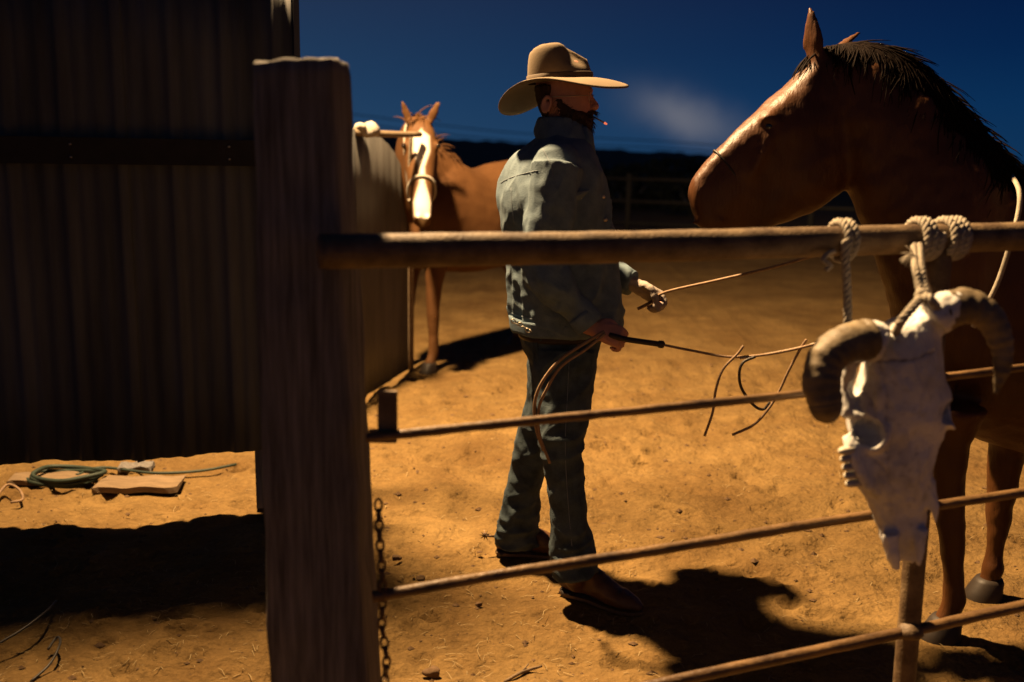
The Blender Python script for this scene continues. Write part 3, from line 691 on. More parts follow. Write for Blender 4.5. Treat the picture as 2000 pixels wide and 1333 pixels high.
def girth(rows_row, fn, grow, r, m, parent, name):
    rr = fn(rows_row, 40, 2.3); c = np.mean(rr, 0); pts = [c+(np.array(p)-c)*grow for p in rr]; pts.append(pts[0]); pts.append(pts[1])
    return link(name, MB().tube(pts, r, 6).mesh(name), m, parent)
girth((1392, 295, 1490, 428, .0615, HD-.037, .24), r1, 1.02, .004, M_leather, h1, 'noseband')
b = MB()
link('breast_strap', MB().tube([W(1975, 342, HY1-.10), W(1990, 372, HY1-.21), W(1990, 410, HY1-.245), W(1975, 470, HY1-.262), W(1945, 560, HY1-.26), W(1900, 640, HY1-.25)], .008, 6, res=6).mesh('c'), M_rope, h1)

# --- far horse, facing the camera
h2o = Wg(848, 728)
h2 = base('horse', (h2o[0]+.12, h2o[1]+.1, 0), 'chestnut horse with white blaze facing the camera beside the metal panel', 'horse', 'horses in the yard')
f2 = np.array([-.66, -.75]); f2 /= np.linalg.norm(f2)               # where its body points
org = np.array([h2o[0]-.16, h2o[1]+.05]); S2 = .97
def loc2(p):
    p = np.array(p, float)*S2; x, y, z = p
    a = R(50)*float(smoothstep(-.15, .34, np.array(x)))              # head and neck turned towards the right of the picture
    if x > -.15:
        cx = x+.05; x, y = -.05+cx*math.cos(a)-y*math.sin(a), cx*math.sin(a)+y*math.cos(a)
    l2 = np.array([-f2[1], f2[0]]); q = org+f2*x+l2*y
    return np.array([q[0], q[1], z])
def r2f(r, n, e):
    T, B = np.array([r[0], 0, r[1]]), np.array([r[2], 0, r[3]]); c = (T+B)/2; a = (T-B)/2
    return [loc2(p) for p in ring(c, a, np.array([0, r[4], 0]), n, e)]
b = MB()
horse_rings(b, [(-1.6, 1.18, -1.55, .98, .10), (-1.48, 1.42, -1.42, .86, .24), (-1.2, 1.56, -1.2, .78, .29), (-.9, 1.55, -.9, .72, .30), (-.6, 1.50, -.6, .70, .30), (-.35, 1.58, -.35, .72, .27), (-.15, 1.52, -.12, .76, .25), (0, 1.38, .03, .82, .21), (.09, 1.25, .1, .92, .12)], r2f, 28, 2.2, 4)
horse_rings(b, [(-.38, 1.58, -.1, .95, .2), (-.2, 1.66, .1, 1.12, .16), (-.02, 1.76, .2, 1.30, .12), (.14, 1.83, .28, 1.46, .095), (.28, 1.85, .36, 1.58, .08)], r2f, 28, 2.2, 4)
horse_rings(b, [(.26, 1.84, .28, 1.6, .06), (.33, 1.845, .30, 1.55, .088), (.40, 1.80, .28, 1.46, .114), (.445, 1.70, .29, 1.40, .119), (.48, 1.58, .33, 1.33, .104), (.52, 1.44, .40, 1.26, .082), (.56, 1.32, .46, 1.20, .070), (.585, 1.24, .50, 1.14, .062), (.585, 1.18, .52, 1.12, .055), (.565, 1.135, .535, 1.115, .03)], r2f, 28, 2.6, 4)
for s in (-1, 1):
    bp, tp = loc2((.315, .072*s, 1.83)), loc2((.345, .132*s, 1.985)); sd = loc2((.315, .1*s, 1.83))-bp; op = loc2((.4, .072*s, 1.83))-bp; op /= np.linalg.norm(op)
    ear(b, bp, tp, .036, sd, op)
    b.ell(loc2((.41, .102*s, 1.66)), (.03, .03, .032), 12)
    b.ell(loc2((.595, .036*s, 1.185)), (.018, .018, .022), 10)
def leg2(x, y, fw): return [loc2((x-.05, y*.95, 1.0)), loc2((x-.04, y, .82)), loc2((x-.01, y, .64)), loc2((x, y, .47)), loc2((x, y, .43)), loc2((x-.005, y, .28)), loc2((x-.005, y, .15)), loc2((x+.02, y, .10)), loc2((x+.05, y, .05))]
for y in (-.13, .13): b.tube(leg2(-.08, y, 1), [.14, .085, .06, .05, .05, .036, .04, .035, .045], 16, res=5)
for y in (-.15, .15):
    b.tube([loc2((-1.32, y*.9, 1.1)), loc2((-1.25, y, .88)), loc2((-1.33, y, .66)), loc2((-1.46, y, .52)), loc2((-1.43, y, .40)), loc2((-1.41, y, .18)), loc2((-1.38, y, .1)), loc2((-1.34, y, .05))], [.2, .16, .09, .062, .044, .038, .042, .045], 16, res=5)
me = remesh(b.mesh('horse'), .012, 5)
displace(me, lambda v, n: .004*fbm(v*7, 2, 13))
# blaze: broad below the ears, pinched at the middle, broad again on the nose
v = getv(me); top, nose = loc2((.42, 0, 1.78)), loc2((.595, 0, 1.17)); ax = nose-top; L = np.linalg.norm(ax); ax /= L
ff = loc2((.6, 0, 1.5))-loc2((.4, 0, 1.5)); ff /= np.linalg.norm(ff); ll = np.cross(np.array([0, 0, 1.0]), ff)
rel = v-top; t = rel@ax/L; lat = rel@ll; fr = rel@ff-(t*L*(ax@ff))
wid = np.interp(t, [.02, .08, .25, .42, .6, .8, .95, 1.04], [0, .052, .054, .016, .016, .056, .052, 0])
blz = smoothstep(.012, -.010, np.abs(lat)-wid)*smoothstep(-.11, -.07, fr)*(t > 0)*(t < 1.05)
fattr(me, 'blaze', blz)
link('body', me, M_coat2, h2)
for y, mm in ((-.13, M_hoof_w), (.13, M_hoof)):
    p = loc2((-.03, y, 0)); hoof(p, h2, mm, f2); STAND.append((p[0], p[1], .14))
for y in (-.15, .15): hoof(loc2((-1.34, y, 0)), h2, M_hoof, f2)
for s in (-1, 1):
    b = MB(); b.ell(loc2((.425, .116*s, 1.66)), (.017, .017, .017), 12); link('eye', b.mesh('e'), M_eye, h2)
def girth2(row, grow, r, m, name): return girth(row, r2f, grow, r, m, h2, name)
girth2((.515, 1.455, .40, 1.27, .085), 1.08, .011, M_cloth_w, 'noseband')
for s in (-1, 1):
    link('cheek_strap', MB().tube([loc2((.44, .082*s, 1.37)), loc2((.38, .105*s, 1.55)), loc2((.31, .10*s, 1.75)), loc2((.28, .06*s, 1.85))], .009, 6, res=5).mesh('c'), M_cloth_w if s < 0 else M_leather, h2)
b = MB()
for k in range(160):
    x = rng.uniform(-.4, .26); zt = np.interp(x, [-.38, -.2, -.02, .14, .28], [1.58, 1.66, 1.76, 1.83, 1.85])
    locks(b, loc2((x, rng.normal(0, .01), zt-.005)), (rng.normal(.2, .2), rng.normal(-.1, .5), rng.uniform(.1, .4)), rng.uniform(.1, .2), .007)
link('mane', b.mesh('m'), M_coat2, h2)
b = MB()
for k in range(40):
    locks(b, loc2((.31, rng.normal(0, .025), 1.85)), (f2[0]+rng.normal(.2, .2), f2[1], .2), rng.uniform(.07, .13), .005, 5, (0, 0, -.7))
link('forelock', b.mesh('m'), M_coat2, h2)
b = MB()
for k in range(50):
    locks(b, loc2((-1.58, rng.normal(0, .03), 1.2)), (-f2[0], -f2[1], -.4), rng.uniform(.5, .8), .012, 6)
link('tail', b.mesh('m'), M_mane, h2)

# ------------------------------------------------------------------ metal panel fence beside the far horse
PA, PB = np.array([-1.22, 4.85]), np.array([Wg(801, 727)[0], Wg(801, 727)[1]])
pd = PB-PA; pl = np.linalg.norm(pd); pd = pd/pl; pn = np.array([pd[1], -pd[0]])
panel = base('metal_panel', (PB[0], PB[1], 0), 'dark metal sheet panel with a sloping grey end beside the far horse', 'panel')
ws = [0, .62, 1.22, pl-.03]
for k in range(3):
    n = 40; vs = []
    for j in range(6):
        for i in range(n+1):
            s = ws[k]+(ws[k+1]-ws[k])*i/n; uu = (s-ws[2])/(ws[3]-ws[2]); ztop = 1.70 if k < 2 else 1.70-.52*(1-math.sqrt(max(0, 1-max(0, uu)**2.4)))
            d = .0025*math.sin(s/.12*6.283)+(.006 if k == 1 else 0); c = PA+pd*s+pn*d; zb = .03+.01*mnoise.noise(Vector((s*8, 0, k)))
            vs.append((c[0], c[1], zb+(ztop-zb)*j/5))
    o = link('corrugated_sheet', MB().add(vs, [(j*(n+1)+i, j*(n+1)+i+1, (j+1)*(n+1)+i+1, (j+1)*(n+1)+i) for j in range(5) for i in range(n)]).mesh('s'), M_sheet if k < 2 else M_sheet2, panel)
    m = o.modifiers.new('t', 'SOLIDIFY'); m.thickness = .0025
e = PA+pd*(pl+.01)
link('post', MB().tube([(e[0], e[1], -.05), (e[0]+.004, e[1], .8), (e[0], e[1], 1.71)], .024, 10, res=3).mesh('p'), M_wood, panel)
pa, pb_ = W(688, 258, 6.05), W(821, 263, 6.62)
pole = tag(link('hitching_pole', MB().tube([pa, (pa+pb_)/2+np.array([0, 0, -.006]), pb_], [.022, .021, .018], 12, res=4).mesh('pole'), M_wood), 'pale wooden pole lying along the top of the metal panel', 'pole')
b = MB()
P = [W(695+i*1.6, 252+3*math.sin(i*1.7)+i*.2, 6.07+.006*i) for i in range(0, 30, 3)]
b.tube(P, [.02, .03, .034, .028, .036, .042, .05, .046, .036, .02], 12, res=4); me = b.mesh('rag'); displace(me, lambda v, n: .010*fbm(v*26, 3, 2))
tag(link('rag', me, M_cloth_w), 'white rag wrapped over the pole on top of the panel', 'cloth')
b = rope3([loc2((.46, -.085, 1.30)), W(812, 418, 6.72), W(806, 400, 6.70), W(800, 330, 6.66), W(803, 268, 6.58)], .011, .05)
tag(link('tie_rope', b.mesh('r'), M_rope), 'pale tie rope from the far horse halter up to the pole', 'rope')

# ------------------------------------------------------------------ the man
MY = 3.5
man = base('person', (W(1100, 1130, MY)[0], MY, 0), 'man in beige cowboy hat, pale denim jacket and blue jeans holding ropes', 'person')
def pr(xl, xr, y, lat, Y=MY, yr=None, e=2.3, yaw=.10):
    A, B = W(xl, y, Y), W(xr, y if yr is None else yr, Y); c = (A+B)/2; a = (B-A)/2; l = np.array([-yaw, 1, 0])*lat
    La = np.linalg.norm(a); cy, sy = math.cos(yaw), math.sin(yaw)
    rr = np.array(ring(c, np.array([La*cy, La*sy, a[2]]), np.array([-lat*sy, lat*cy, 0]), 30, e)); k = La/max(1e-6, np.abs(rr[:, 0]-c[0]).max())
    rr[:, 0] = c[0]+(rr[:, 0]-c[0])*k; return list(rr)
def prs(rows, k=3, **kw): return [pr(r[0], r[1], r[2], r[3], Y=r[4], **kw) for r in refine(rows, k)]
torso = [(1060, 1136, 240, .062, 3.5), (1054, 1146, 260, .080, 3.5), (1028, 1156, 280, .145, 3.5), (1000, 1164, 304, .205, 3.5), (981, 1174, 340, .232, 3.5), (969, 1188, 388, .228, 3.5), (975, 1196, 450, .215, 3.5), (988, 1202, 512, .205, 3.5), (993, 1208, 570, .20, 3.5), (995, 1214, 612, .205, 3.5), (1000, 1208, 640, .20, 3.5)]
S1, E1, K1 = W(1088, 322, 3.30), W(1062, 522, 3.24), W(1150, 634, 3.22)
S2, E2, K2 = W(1085, 326, 3.70), W(1105, 500, 3.80), W(1232, 553, 3.66)
legN = [(1103, 690, 3.41, .118), (1101, 760, 3.37, .108), (1099, 815, 3.33, .092), (1098, 865, 3.30, .083), (1103, 915, 3.29, .070), (1107, 965, 3.28, .066), (1112, 1020, 3.28, .070), (1118, 1065, 3.275, .076), (1121, 1098, 3.27, .080), (1124, 1124, 3.265, .083)]
legF = [(1090, 690, 3.60, .115), (1082, 760, 3.62, .104), (1066, 815, 3.64, .090), (1048, 865, 3.655, .080), (1033, 915, 3.67, .071), (1022, 960, 3.68, .072), (1014, 1005, 3.69, .078), (1012, 1042, 3.70, .087), (1011, 1066, 3.70, .090)]
def legpts(L, s): return [W(x, y, Y) for x, y, Y, r in L], [r*s for x, y, Y, r in L]
# body (skin): head, neck, trunk, arms, hands and legs in one mesh
b = MB()
hr = [(1062, 1135, 120, .050, 3.5), (1048, 1148, 138, .072, 3.5), (1046, 1153, 160, .079, 3.5), (1050, 1154, 184, .079, 3.5), (1056, 1152, 205, .076, 3.5), (1064, 1152, 226, .068, 3.5), (1078, 1150, 243, .056, 3.5), (1096, 1146, 258, .038, 3.5)]
b.loft(prs(hr, 3, e=2.2, yaw=.06))
b.loft(prs([(1062, 1125, 215, .056, 3.5), (1062, 1128, 245, .06, 3.5), (1050, 1138, 275, .075, 3.5)], 3))
b.tube([W(1150, 186, 3.497), W(1158, 200, 3.497), W(1163, 209, 3.497), W(1155, 213, 3.497)], [.010, .012, .014, .009], 10, res=4)     # nose
b.ell(W(1158, 210, 3.484), (.009, .008, .007), 10); b.ell(W(1158, 210, 3.511), (.009, .008, .007), 10)
b.tube([W(1150, 179, 3.46), W(1154, 177, 3.5), W(1148, 179, 3.54)], .009, 10, res=3)                                                # brow
b.tube([W(1148, 229, 3.475), W(1156, 228, 3.5), W(1148, 229, 3.525)], .007, 8, res=3); b.tube([W(1147, 235, 3.478), W(1154, 236, 3.5), W(1147, 235, 3.522)], .008, 8, res=3)
for s in (-1, 1):
    Ye = 3.5+s*.083
    torus(b, W(1067, 204, Ye), np.array([.18, s*.25, .95]), np.array([.9, s*.42, -.1]), np.array([-.3, s*.95, 0]), .027, .015, .0062, 16, 8)
    b.ell(W(1066, 205, 3.5+s*.076), (.012, .008, .022), 10); b.ell(W(1071, 216, Ye), (.008, .006, .009), 8)
b.loft(prs([(r[0]+26, r[1]-26, r[2], r[3]*.78, r[4]) for r in torso[2:]] + [(1028, 1160, 690, .16, 3.5)], 2))
def arm(b, S, E, K, rs): b.tube([S, (S+E)/2, E, (E+K)/2, K], rs, 14, res=5)
arm(b, S1, E1, K1, [.06, .052, .043, .040, .030]); arm(b, S2, E2, K2, [.06, .052, .043, .040, .030])
for L in (legN, legF):
    p, r = legpts(L[:-1], .66); b.tube(p, r, 14, res=4)
def hand(b, wrist, d, n, side, curl=(50, 75, 50), spread=.02, size=1.0, thumb=1):
    d = np.array(d, float); d /= np.linalg.norm(d); n = np.array(n, float); n -= d*np.dot(n, d); n /= np.linalg.norm(n); s = np.cross(d, n)*side
    w = np.array(wrist, float)
    b.loft([ring(w-d*.03, s*.027, n*.022, 16, 2.2), ring(w+d*.01, s*.028, n*.021, 16, 2.3), ring(w+d*.045*size, s*.038, n*.019, 16, 2.6), ring(w+d*.085*size, s*.042, n*.016, 16, 2.8), ring(w+d*.098*size, s*.040, n*.012, 16, 2.8)])
    for i, (o, ln, rr) in enumerate(((.031, .072, .0095), (.0105, .080, .0100), (-.0105, .075, .0095), (-.031, .058, .0085))):
        p = w+d*.092*size+s*o*size; ang = 0; pts = [p-d*.02, p]; c = [q+(i-1.5)*3 for q in curl]
        for k, fr in enumerate((.45, .32, .23)):
            ang += R(c[k]); dd = d*math.cos(ang)-n*math.sin(ang)+s*(o*1.2)*(1-k*.4); dd /= np.linalg.norm(dd); p = p+dd*ln*fr*size; pts.append(p)
        b.tube(pts, [rr*1.0, rr*1.08, rr, rr*.93, rr*.8], 10, res=4); b.ell(pts[-1], (rr*.8,)*3, 8)
    p = w+d*.025*size+s*.030*size; pts = [p-s*.012, p, p+(s*.55+d*.75-n*.35)*.038*size, p+(s*.35+d*1.5-n*.95)*.040*size, p+(s*.05+d*2.0-n*1.5)*.041*size]
    b.tube(pts, [.013, .0145, .0115, .0105, .008], 10, res=4); b.ell(pts[-1], (.008,)*3, 8)
    return w+d*.085*size-n*.022
G1 = hand(b, W(1157, 641, 3.215), (.93, -.12, -.28), (.15, -.80, .60), -1, (55, 80, 55))
G2 = hand(b, W(1240, 557, 3.655), (.88, -.10, -.46), (.25, .55, .80), 1, (48, 75, 50))
gb = MB(); hand(gb, W(1240, 557, 3.655), (.88, -.10, -.46), (.25, .55, .80), 1, (48, 75, 50), size=1.06)
gme = remesh(gb.mesh('glove'), .0048, 2); gn = getv(gme)+getn(gme)*.0028; setv(gme, gn); displace(gme, lambda v, n: .0018*fbm(v*60, 2, 3)); link('glove', gme, M_glove, man)
me = remesh(b.mesh('body'), .0052, 2)
link('body', me, M_skin, man)
for s in (-1, 1):
    b = MB(); b.ell(W(1141, 189, 3.5+s*.036), (.011, .011, .011), 12); link('eye', b.mesh('e'), M_eye, man)
# beard and hair
b = MB()
b.loft(prs([(1076, 1098, 196, .0795, 3.5), (1076, 1116, 210, .0785, 3.5), (1076, 1150, 223, .0765, 3.5), (1080, 1156, 236, .071, 3.5), (1088, 1157, 248, .062, 3.5), (1100, 1154, 260, .048, 3.5), (1112, 1148, 268, .028, 3.5)], 4, yaw=.06))
b.tube([W(1146, 222, 3.462), W(1158, 220, 3.485), W(1160, 220, 3.5), W(1158, 220, 3.515), W(1146, 222, 3.538)], [.006, .008, .008, .008, .006], 8, res=4)
me = remesh(b.mesh('beard'), .005, 2); displace(me, lambda v, n: .0035*fbm(v*np.array([150, 150, 70]), 2, 2)+.002*fbm(v*40, 2, 8))
bo = link('beard', me, M_beard, man)
vv, nn_ = getv(me), getn(me); bb = MB(); pick = rng.choice(len(vv), 700, replace=False)
for q in pick:
    d = nn_[q]*.7+np.array([.15, 0, -.8])+rng.normal(0, .25, 3); d /= np.linalg.norm(d); L_ = rng.uniform(.010, .022)
    bb.tube([vv[q]-nn_[q]*.002, vv[q]+d*L_*.6, vv[q]+d*L_+np.array([0, 0, -.003])], [.0013, .0011, .0004], 3)
link('whiskers', bb.mesh('w'), M_beard, bo)
gm = MB()
for sg in (-1, 1):
    Yg = 3.5+sg*.034
    torus(gm, W(1153, 191, Yg), np.array([-.25, sg*.97, 0]), np.array([0, 0, 1.0]), np.array([.97, sg*.25, 0]), .024, .018, .0013, 20, 5)
    gm.tube([W(1150, 187, 3.5+sg*.058), W(1120, 188, 3.5+sg*.082), W(1078, 190, 3.5+sg*.086), W(1066, 197, 3.5+sg*.086)], .0014, 5, res=4)
gm.tube([W(1158, 188, 3.488), W(1160, 186, 3.5), W(1158, 188, 3.512)], .0014, 5, res=3)
link('glasses', gm.mesh('g'), M_metal, man)
b = MB(); b.loft(prs([(1044, 1080, 168, .082, 3.5), (1047, 1078, 190, .081, 3.5), (1053, 1072, 212, .073, 3.5), (1060, 1070, 228, .058, 3.5)], 4, yaw=.06))
me = remesh(b.mesh('hair'), .005, 2); displace(me, lambda v, n: .003*fbm(v*np.array([150, 150, 60]), 2, 4)); link('hair', me, M_beard, man)
# jacket
def folds(v, dirs, sc, seed):
    w = v + .03*np.stack([fbm(v*6, 2, seed+1), fbm(v*6, 2, seed+2), fbm(v*6, 2, seed+3)], 1)
    d = np.array(dirs, float); d /= np.linalg.norm(d)
    p = w*sc; along = p@d; p = p-np.outer(along, d)*.72
    q = np.abs(vnoise(p, seed)); return 1-2*q**.8
b = MB(); b.loft(prs(torso, 3, e=2.9, yaw=.42))
arm(b, S1, E1, K1, [.094, .080, .070, .062, .047]); arm(b, S2, E2, K2, [.092, .078, .068, .060, .046])
b.ell(S1+np.array([.0, .02, .0]), (.085, .075, .08), 14); b.ell(S2+np.array([.0, -.02, .0]), (.085, .075, .08), 14)
me = remesh(b.mesh('jacket'), .0075, 5)
def jfold(v, n):
    up = np.array([0, 0, 1.0]); el = np.exp(-((np.linalg.norm(v-E1, axis=1))/.16)**2)
    d = .012*folds(v, (.15, .1, 1), 13, 21)*smoothstep(1.62, 1.45, v[:, 2]) + .011*folds(v, (.7, .1, -.6), 19, 31)*el
    d += .0045*folds(v, (.9, .2, -.4), 20, 41)*smoothstep(1.25, 1.0, v[:, 2]) + .0025*fbm(v*22, 2, 51)
    return d-.003
displace(me, jfold); link('jacket', me, M_jacket, man)
# collar
def crv(pts, rad, nm, m, n=10, res=4, disp=0):
    me = MB().tube(pts, rad, n, res=res).mesh(nm)
    if disp: displace(me, lambda v, nn: disp*fbm(v*40, 2, 3))
    return link(nm, me, m, man)
b = MB()
b.loft(prs([(1052, 1138, 230, .072, 3.5), (1046, 1146, 246, .084, 3.5), (1043, 1154, 260, .096, 3.5), (1048, 1160, 274, .104, 3.5)], 3, e=2.4), True)
me = remesh(b.mesh('collar'), .006, 2); displace(me, lambda v, n: .003*folds(v, (0, 1, .2), 16, 5)); link('collar', me, M_jacket, man)
crv([W(1140, 250, 3.44), W(1150, 275, 3.425), W(1160, 300, 3.425)], [.012, .018, .006], 'lapel', M_jacket, 8)
# yoke seam, shoulder seam, pocket flap with button, hem band, cuffs
def on_surf(ob, pts, off=.001):
    from mathutils.bvhtree import BVHTree
    bv = BVHTree.FromPolygons([tuple(v.co) for v in ob.data.vertices], [tuple(p.vertices) for p in ob.data.polygons]); out = []
    for p in pts:
        o = Vector((0, 0, H)); d = (Vector(p)-o).normalized(); h = bv.ray_cast(o, d)
        out.append(np.array(h[0]-d*off) if h[0] is not None else np.array(bv.find_nearest(Vector(p))[0]))
    return out
jk = [o for o in man.children if o.name.startswith('jacket')][0]
def seam(px, r=.0016, nm='seam', m=M_seam, k=5, Y=3.3):
    P = refine([(x, y, 0) for x, y in px], k); q = on_surf(jk, [W(p[0], p[1], Y) for p in P], .0006)
    return link(nm, MB().tube(q, r, 5).mesh('s'), m, man)
seam([(978, 358), (992, 350), (1015, 342), (1043, 335), (1050, 334)])
seam([(1060, 292), (1070, 310), (1078, 328), (1080, 345)])
seam([(1000, 612), (1018, 618), (1040, 624)], .0018)
seam([(998, 368), (1000, 400), (1004, 440)], .0014)
fp = on_surf(jk, [W(x, y, 3.3) for x, y in ((1112, 378), (1152, 372), (1154, 384), (1134, 392), (1114, 390))], .003)
bb = MB(); bb.add(fp+[p+np.array([0, .006, 0]) for p in fp], [(0, 1, 2, 3, 4), (9, 8, 7, 6, 5)]+[(i, i+5, (i+1) % 5+5, (i+1) % 5) for i in range(5)]); link('pocket_flap', bb.mesh('p'), M_jacket, man, False)
for (x, y) in ((1133, 386), (1182, 430), (1186, 490), (1178, 385)):
    p = on_surf(jk, [W(x, y, 3.3)], .003)[0]; bb = MB(); bb.ell(p, (.0075, .004, .0075), 10); link('button', bb.mesh('b'), M_button, man)
def cuff(E, K, r0, nm):
    d = (K-E)/np.linalg.norm(K-E); me = MB().tube([K-d*.045, K-d*.01, K+d*.006], [r0*1.06, r0*1.08, r0*1.02], 18, res=3).mesh(nm); displace(me, lambda v, n: .0015*fbm(v*40, 2, 3)); return link(nm, me, M_jacket, man)
cuff(E1, K1, .047, 'cuff'); cuff(E2, K2, .046, 'cuff')
b = MB(); b.loft(prs([(994, 1214, 616, .206, 3.5), (996, 1216, 628, .208, 3.5), (998, 1213, 642, .206, 3.5)], 3)); me = b.mesh('waistband')
displace(me, lambda v, n: .006*folds(v, (0, 0, 1), 14, 21)); link('waistband', me, M_jacket, man)
# jeans
b = MB(); b.loft(prs([(1014, 1192, 628, .165, 3.5), (1014, 1180, 655, .17, 3.5), (1024, 1168, 690, .17, 3.5), (1045, 1150, 722, .13, 3.5)], 3))
for L in (legN, legF):
    p, r = legpts(L, 1.0); b.tube(p, r, 20, res=5)
me = remesh(b.mesh('jeans'), .007, 4)
kn = [W(1098, 865, 3.30), W(1048, 865, 3.655)]; hm = [W(1119, 1075, 3.27), W(1012, 1022, 3.70)]
def jf(v, n):
    k = sum(np.exp(-(np.linalg.norm(v-q, axis=1)/.14)**2) for q in kn); hh = sum(np.exp(-(np.linalg.norm(v-q, axis=1)/.13)**2) for q in hm)
    cr_ = np.exp(-(np.linalg.norm((v-W(1110, 705, 3.4))*np.array([1, .7, 1]), axis=1)/.15)**2)
    d = .012*folds(v, (1, .2, .35), 19, 61)*k + .015*folds(v, (1, .3, .12), 22, 71)*hh + .011*folds(v, (.8, .1, .7), 18, 81)*cr_
    return d + .006*folds(v, (.25, .1, 1), 12, 91) + .003*fbm(v*24, 2, 95) - .006
displace(me, jf); jn = link('jeans', me, M_jeans, man)
jk = jn
seam([(1112, 700), (1108, 780), (1104, 865), (1108, 960), (1118, 1080)], .0013, 'seam')
fp = on_surf(jn, [W(x, y, 3.3) for x, y in ((1010, 652), (1034, 650), (1040, 690), (1030, 702), (1016, 690))], .003)
bb = MB(); bb.add(fp+[p+np.array([.002, .006, 0]) for p in fp], [(0, 1, 2, 3, 4), (9, 8, 7, 6, 5)]+[(i, i+5, (i+1) % 5+5, (i+1) % 5) for i in range(5)]); link('back_pocket', bb.mesh('p'), M_jeans, man, False)
b = MB(); b.loft(prs([(1011, 1192, 634, .172, 3.5), (1010, 1192, 645, .174, 3.5), (1012, 1188, 656, .174, 3.5)], 2)); link('belt', b.mesh('belt'), M_leather, man)
b = MB()
for k in range(6):
    p = W(1003+k*7, 628+k*4+2*math.sin(k*2), 3.33); torus(b, p, np.array([.8, 0, -.6]), np.array([0, 1.0, 0]) if k % 2 else np.array([.6, 0, .8]), np.array([.6, 0, .8]) if k % 2 else np.array([0, 1.0, 0]), .009, .006, .002, 10, 5)
link('key_chain', b.mesh('kc'), M_metal, man)
crv([W(1152, 688, 3.36), W(1156, 715, 3.35), W(1153, 745, 3.35), W(1158, 760, 3.35)], [.008, .010, .008, .003], 'leather_thong', M_leather, 6)
# boots
def boot(heel, toe, ankle, nm='boot'):
    h, t = np.array(heel, float), np.array(toe, float); h[2] = t[2] = 0; f = t-h; L = np.linalg.norm(f); f /= L; l = np.array([-f[1], f[0], 0]); b = MB(); rr = []
    for s, w, zt, zb in ((-.025, .028, .10, .03), (.03, .040, .15, .022), (.09, .040, .145, .028), (.14, .042, .118, .022), (.19, .047, .090, .014), (.24, .046, .072, .013), (.28, .035, .058, .014), (.31, .016, .040, .018)):
        s = s*L/.29; rr.append(ring(h+f*s+np.array([0, 0, (zt+zb)/2]), l*w, np.array([0, 0, (zt-zb)/2]), 18, 2.3))
    b.loft(rr); a = np.array(ankle, float)
    q = h+f*.045; b.tube([q+np.array([0, 0, .06]), q*.6+a*.4+np.array([0, 0, .03]), a], [.046, .048, .055], 16, res=4)
    me = remesh(b.mesh('boot'), .006, 3); displace(me, lambda v, n: .0035*folds(v, l, 24, 7)*smoothstep(.02, .05, v[:, 2])+.001*fbm(v*60, 2, 4)); o = link(nm, me, M_boot, man)
    sb = MB(); lo_, hi_ = [], []
    outl = [(-.03, .0), (-.022, .026), (.02, .036), (.10, .032), (.16, .042), (.215, .048), (.26, .044), (.295, .026), (.318, .0)]
    full = outl+[(a_, -b_) for a_, b_ in outl[-2:0:-1]]
    for s, w in full: p = h+f*s*L/.29+l*w; lo_.append(p+np.array([0, 0, .008])); hi_.append(p+np.array([0, 0, .019]))
    n = len(full); sb.add(lo_+hi_, [tuple(range(n))[::-1], tuple(range(n, 2*n))]+[(i, (i+1) % n, (i+1) % n+n, i+n) for i in range(n)])
    so = link('sole', sb.mesh('s'), M_sole, o, False)
    hb = MB().loft([ring(h+f*.012+np.array([0, 0, -.004]), f*.032, l*.031, 16, 2.6), ring(h+f*.010+np.array([0, 0, .024]), f*.036, l*.034, 16, 2.6)]); link('heel', hb.mesh('h'), M_leather, o)
    STAND.append((h[0]+f[0]*.14, h[1]+f[1]*.14, .22)); return o, h, f, l
bn = boot(Wg(1108, 1162), Wg(1108, 1162)+np.array([.232, -.155, 0]), W(1117, 1070, 3.28))
bf = boot(Wg(982, 1082)+np.array([0, -.01, 0]), Wg(982, 1082)+np.array([.285, -.03, 0]), W(1012, 1010, 3.70))
def spur(bt):
    o, h, f, l = bt; b = MB(); c = h+np.array([0, 0, .075])
    b.tube([c+f*.07+l*.044, c+f*.0+l*.040, c-f*.032, c-f*.0-l*.040, c+f*.07-l*.044], .0045, 6, res=5)
    e = c-f*.072+np.array([0, 0, .004]); b.tube([c-f*.03, e], [.005, .004], 6)
    for k in range(9):
        t = 2*math.pi*k/9; d = -f*math.cos(t)+np.array([0, 0, 1])*math.sin(t); q = np.cross(d, l)
        b.add([e+q*.004+l*.0015, e-q*.004+l*.0015, e+q*.004-l*.0015, e-q*.004-l*.0015, e+d*.026], [(0, 1, 4), (3, 2, 4), (0, 4, 2), (1, 3, 4)])
    link('spur', b.mesh('spur'), M_chain, o)
spur(bf); spur(bn)
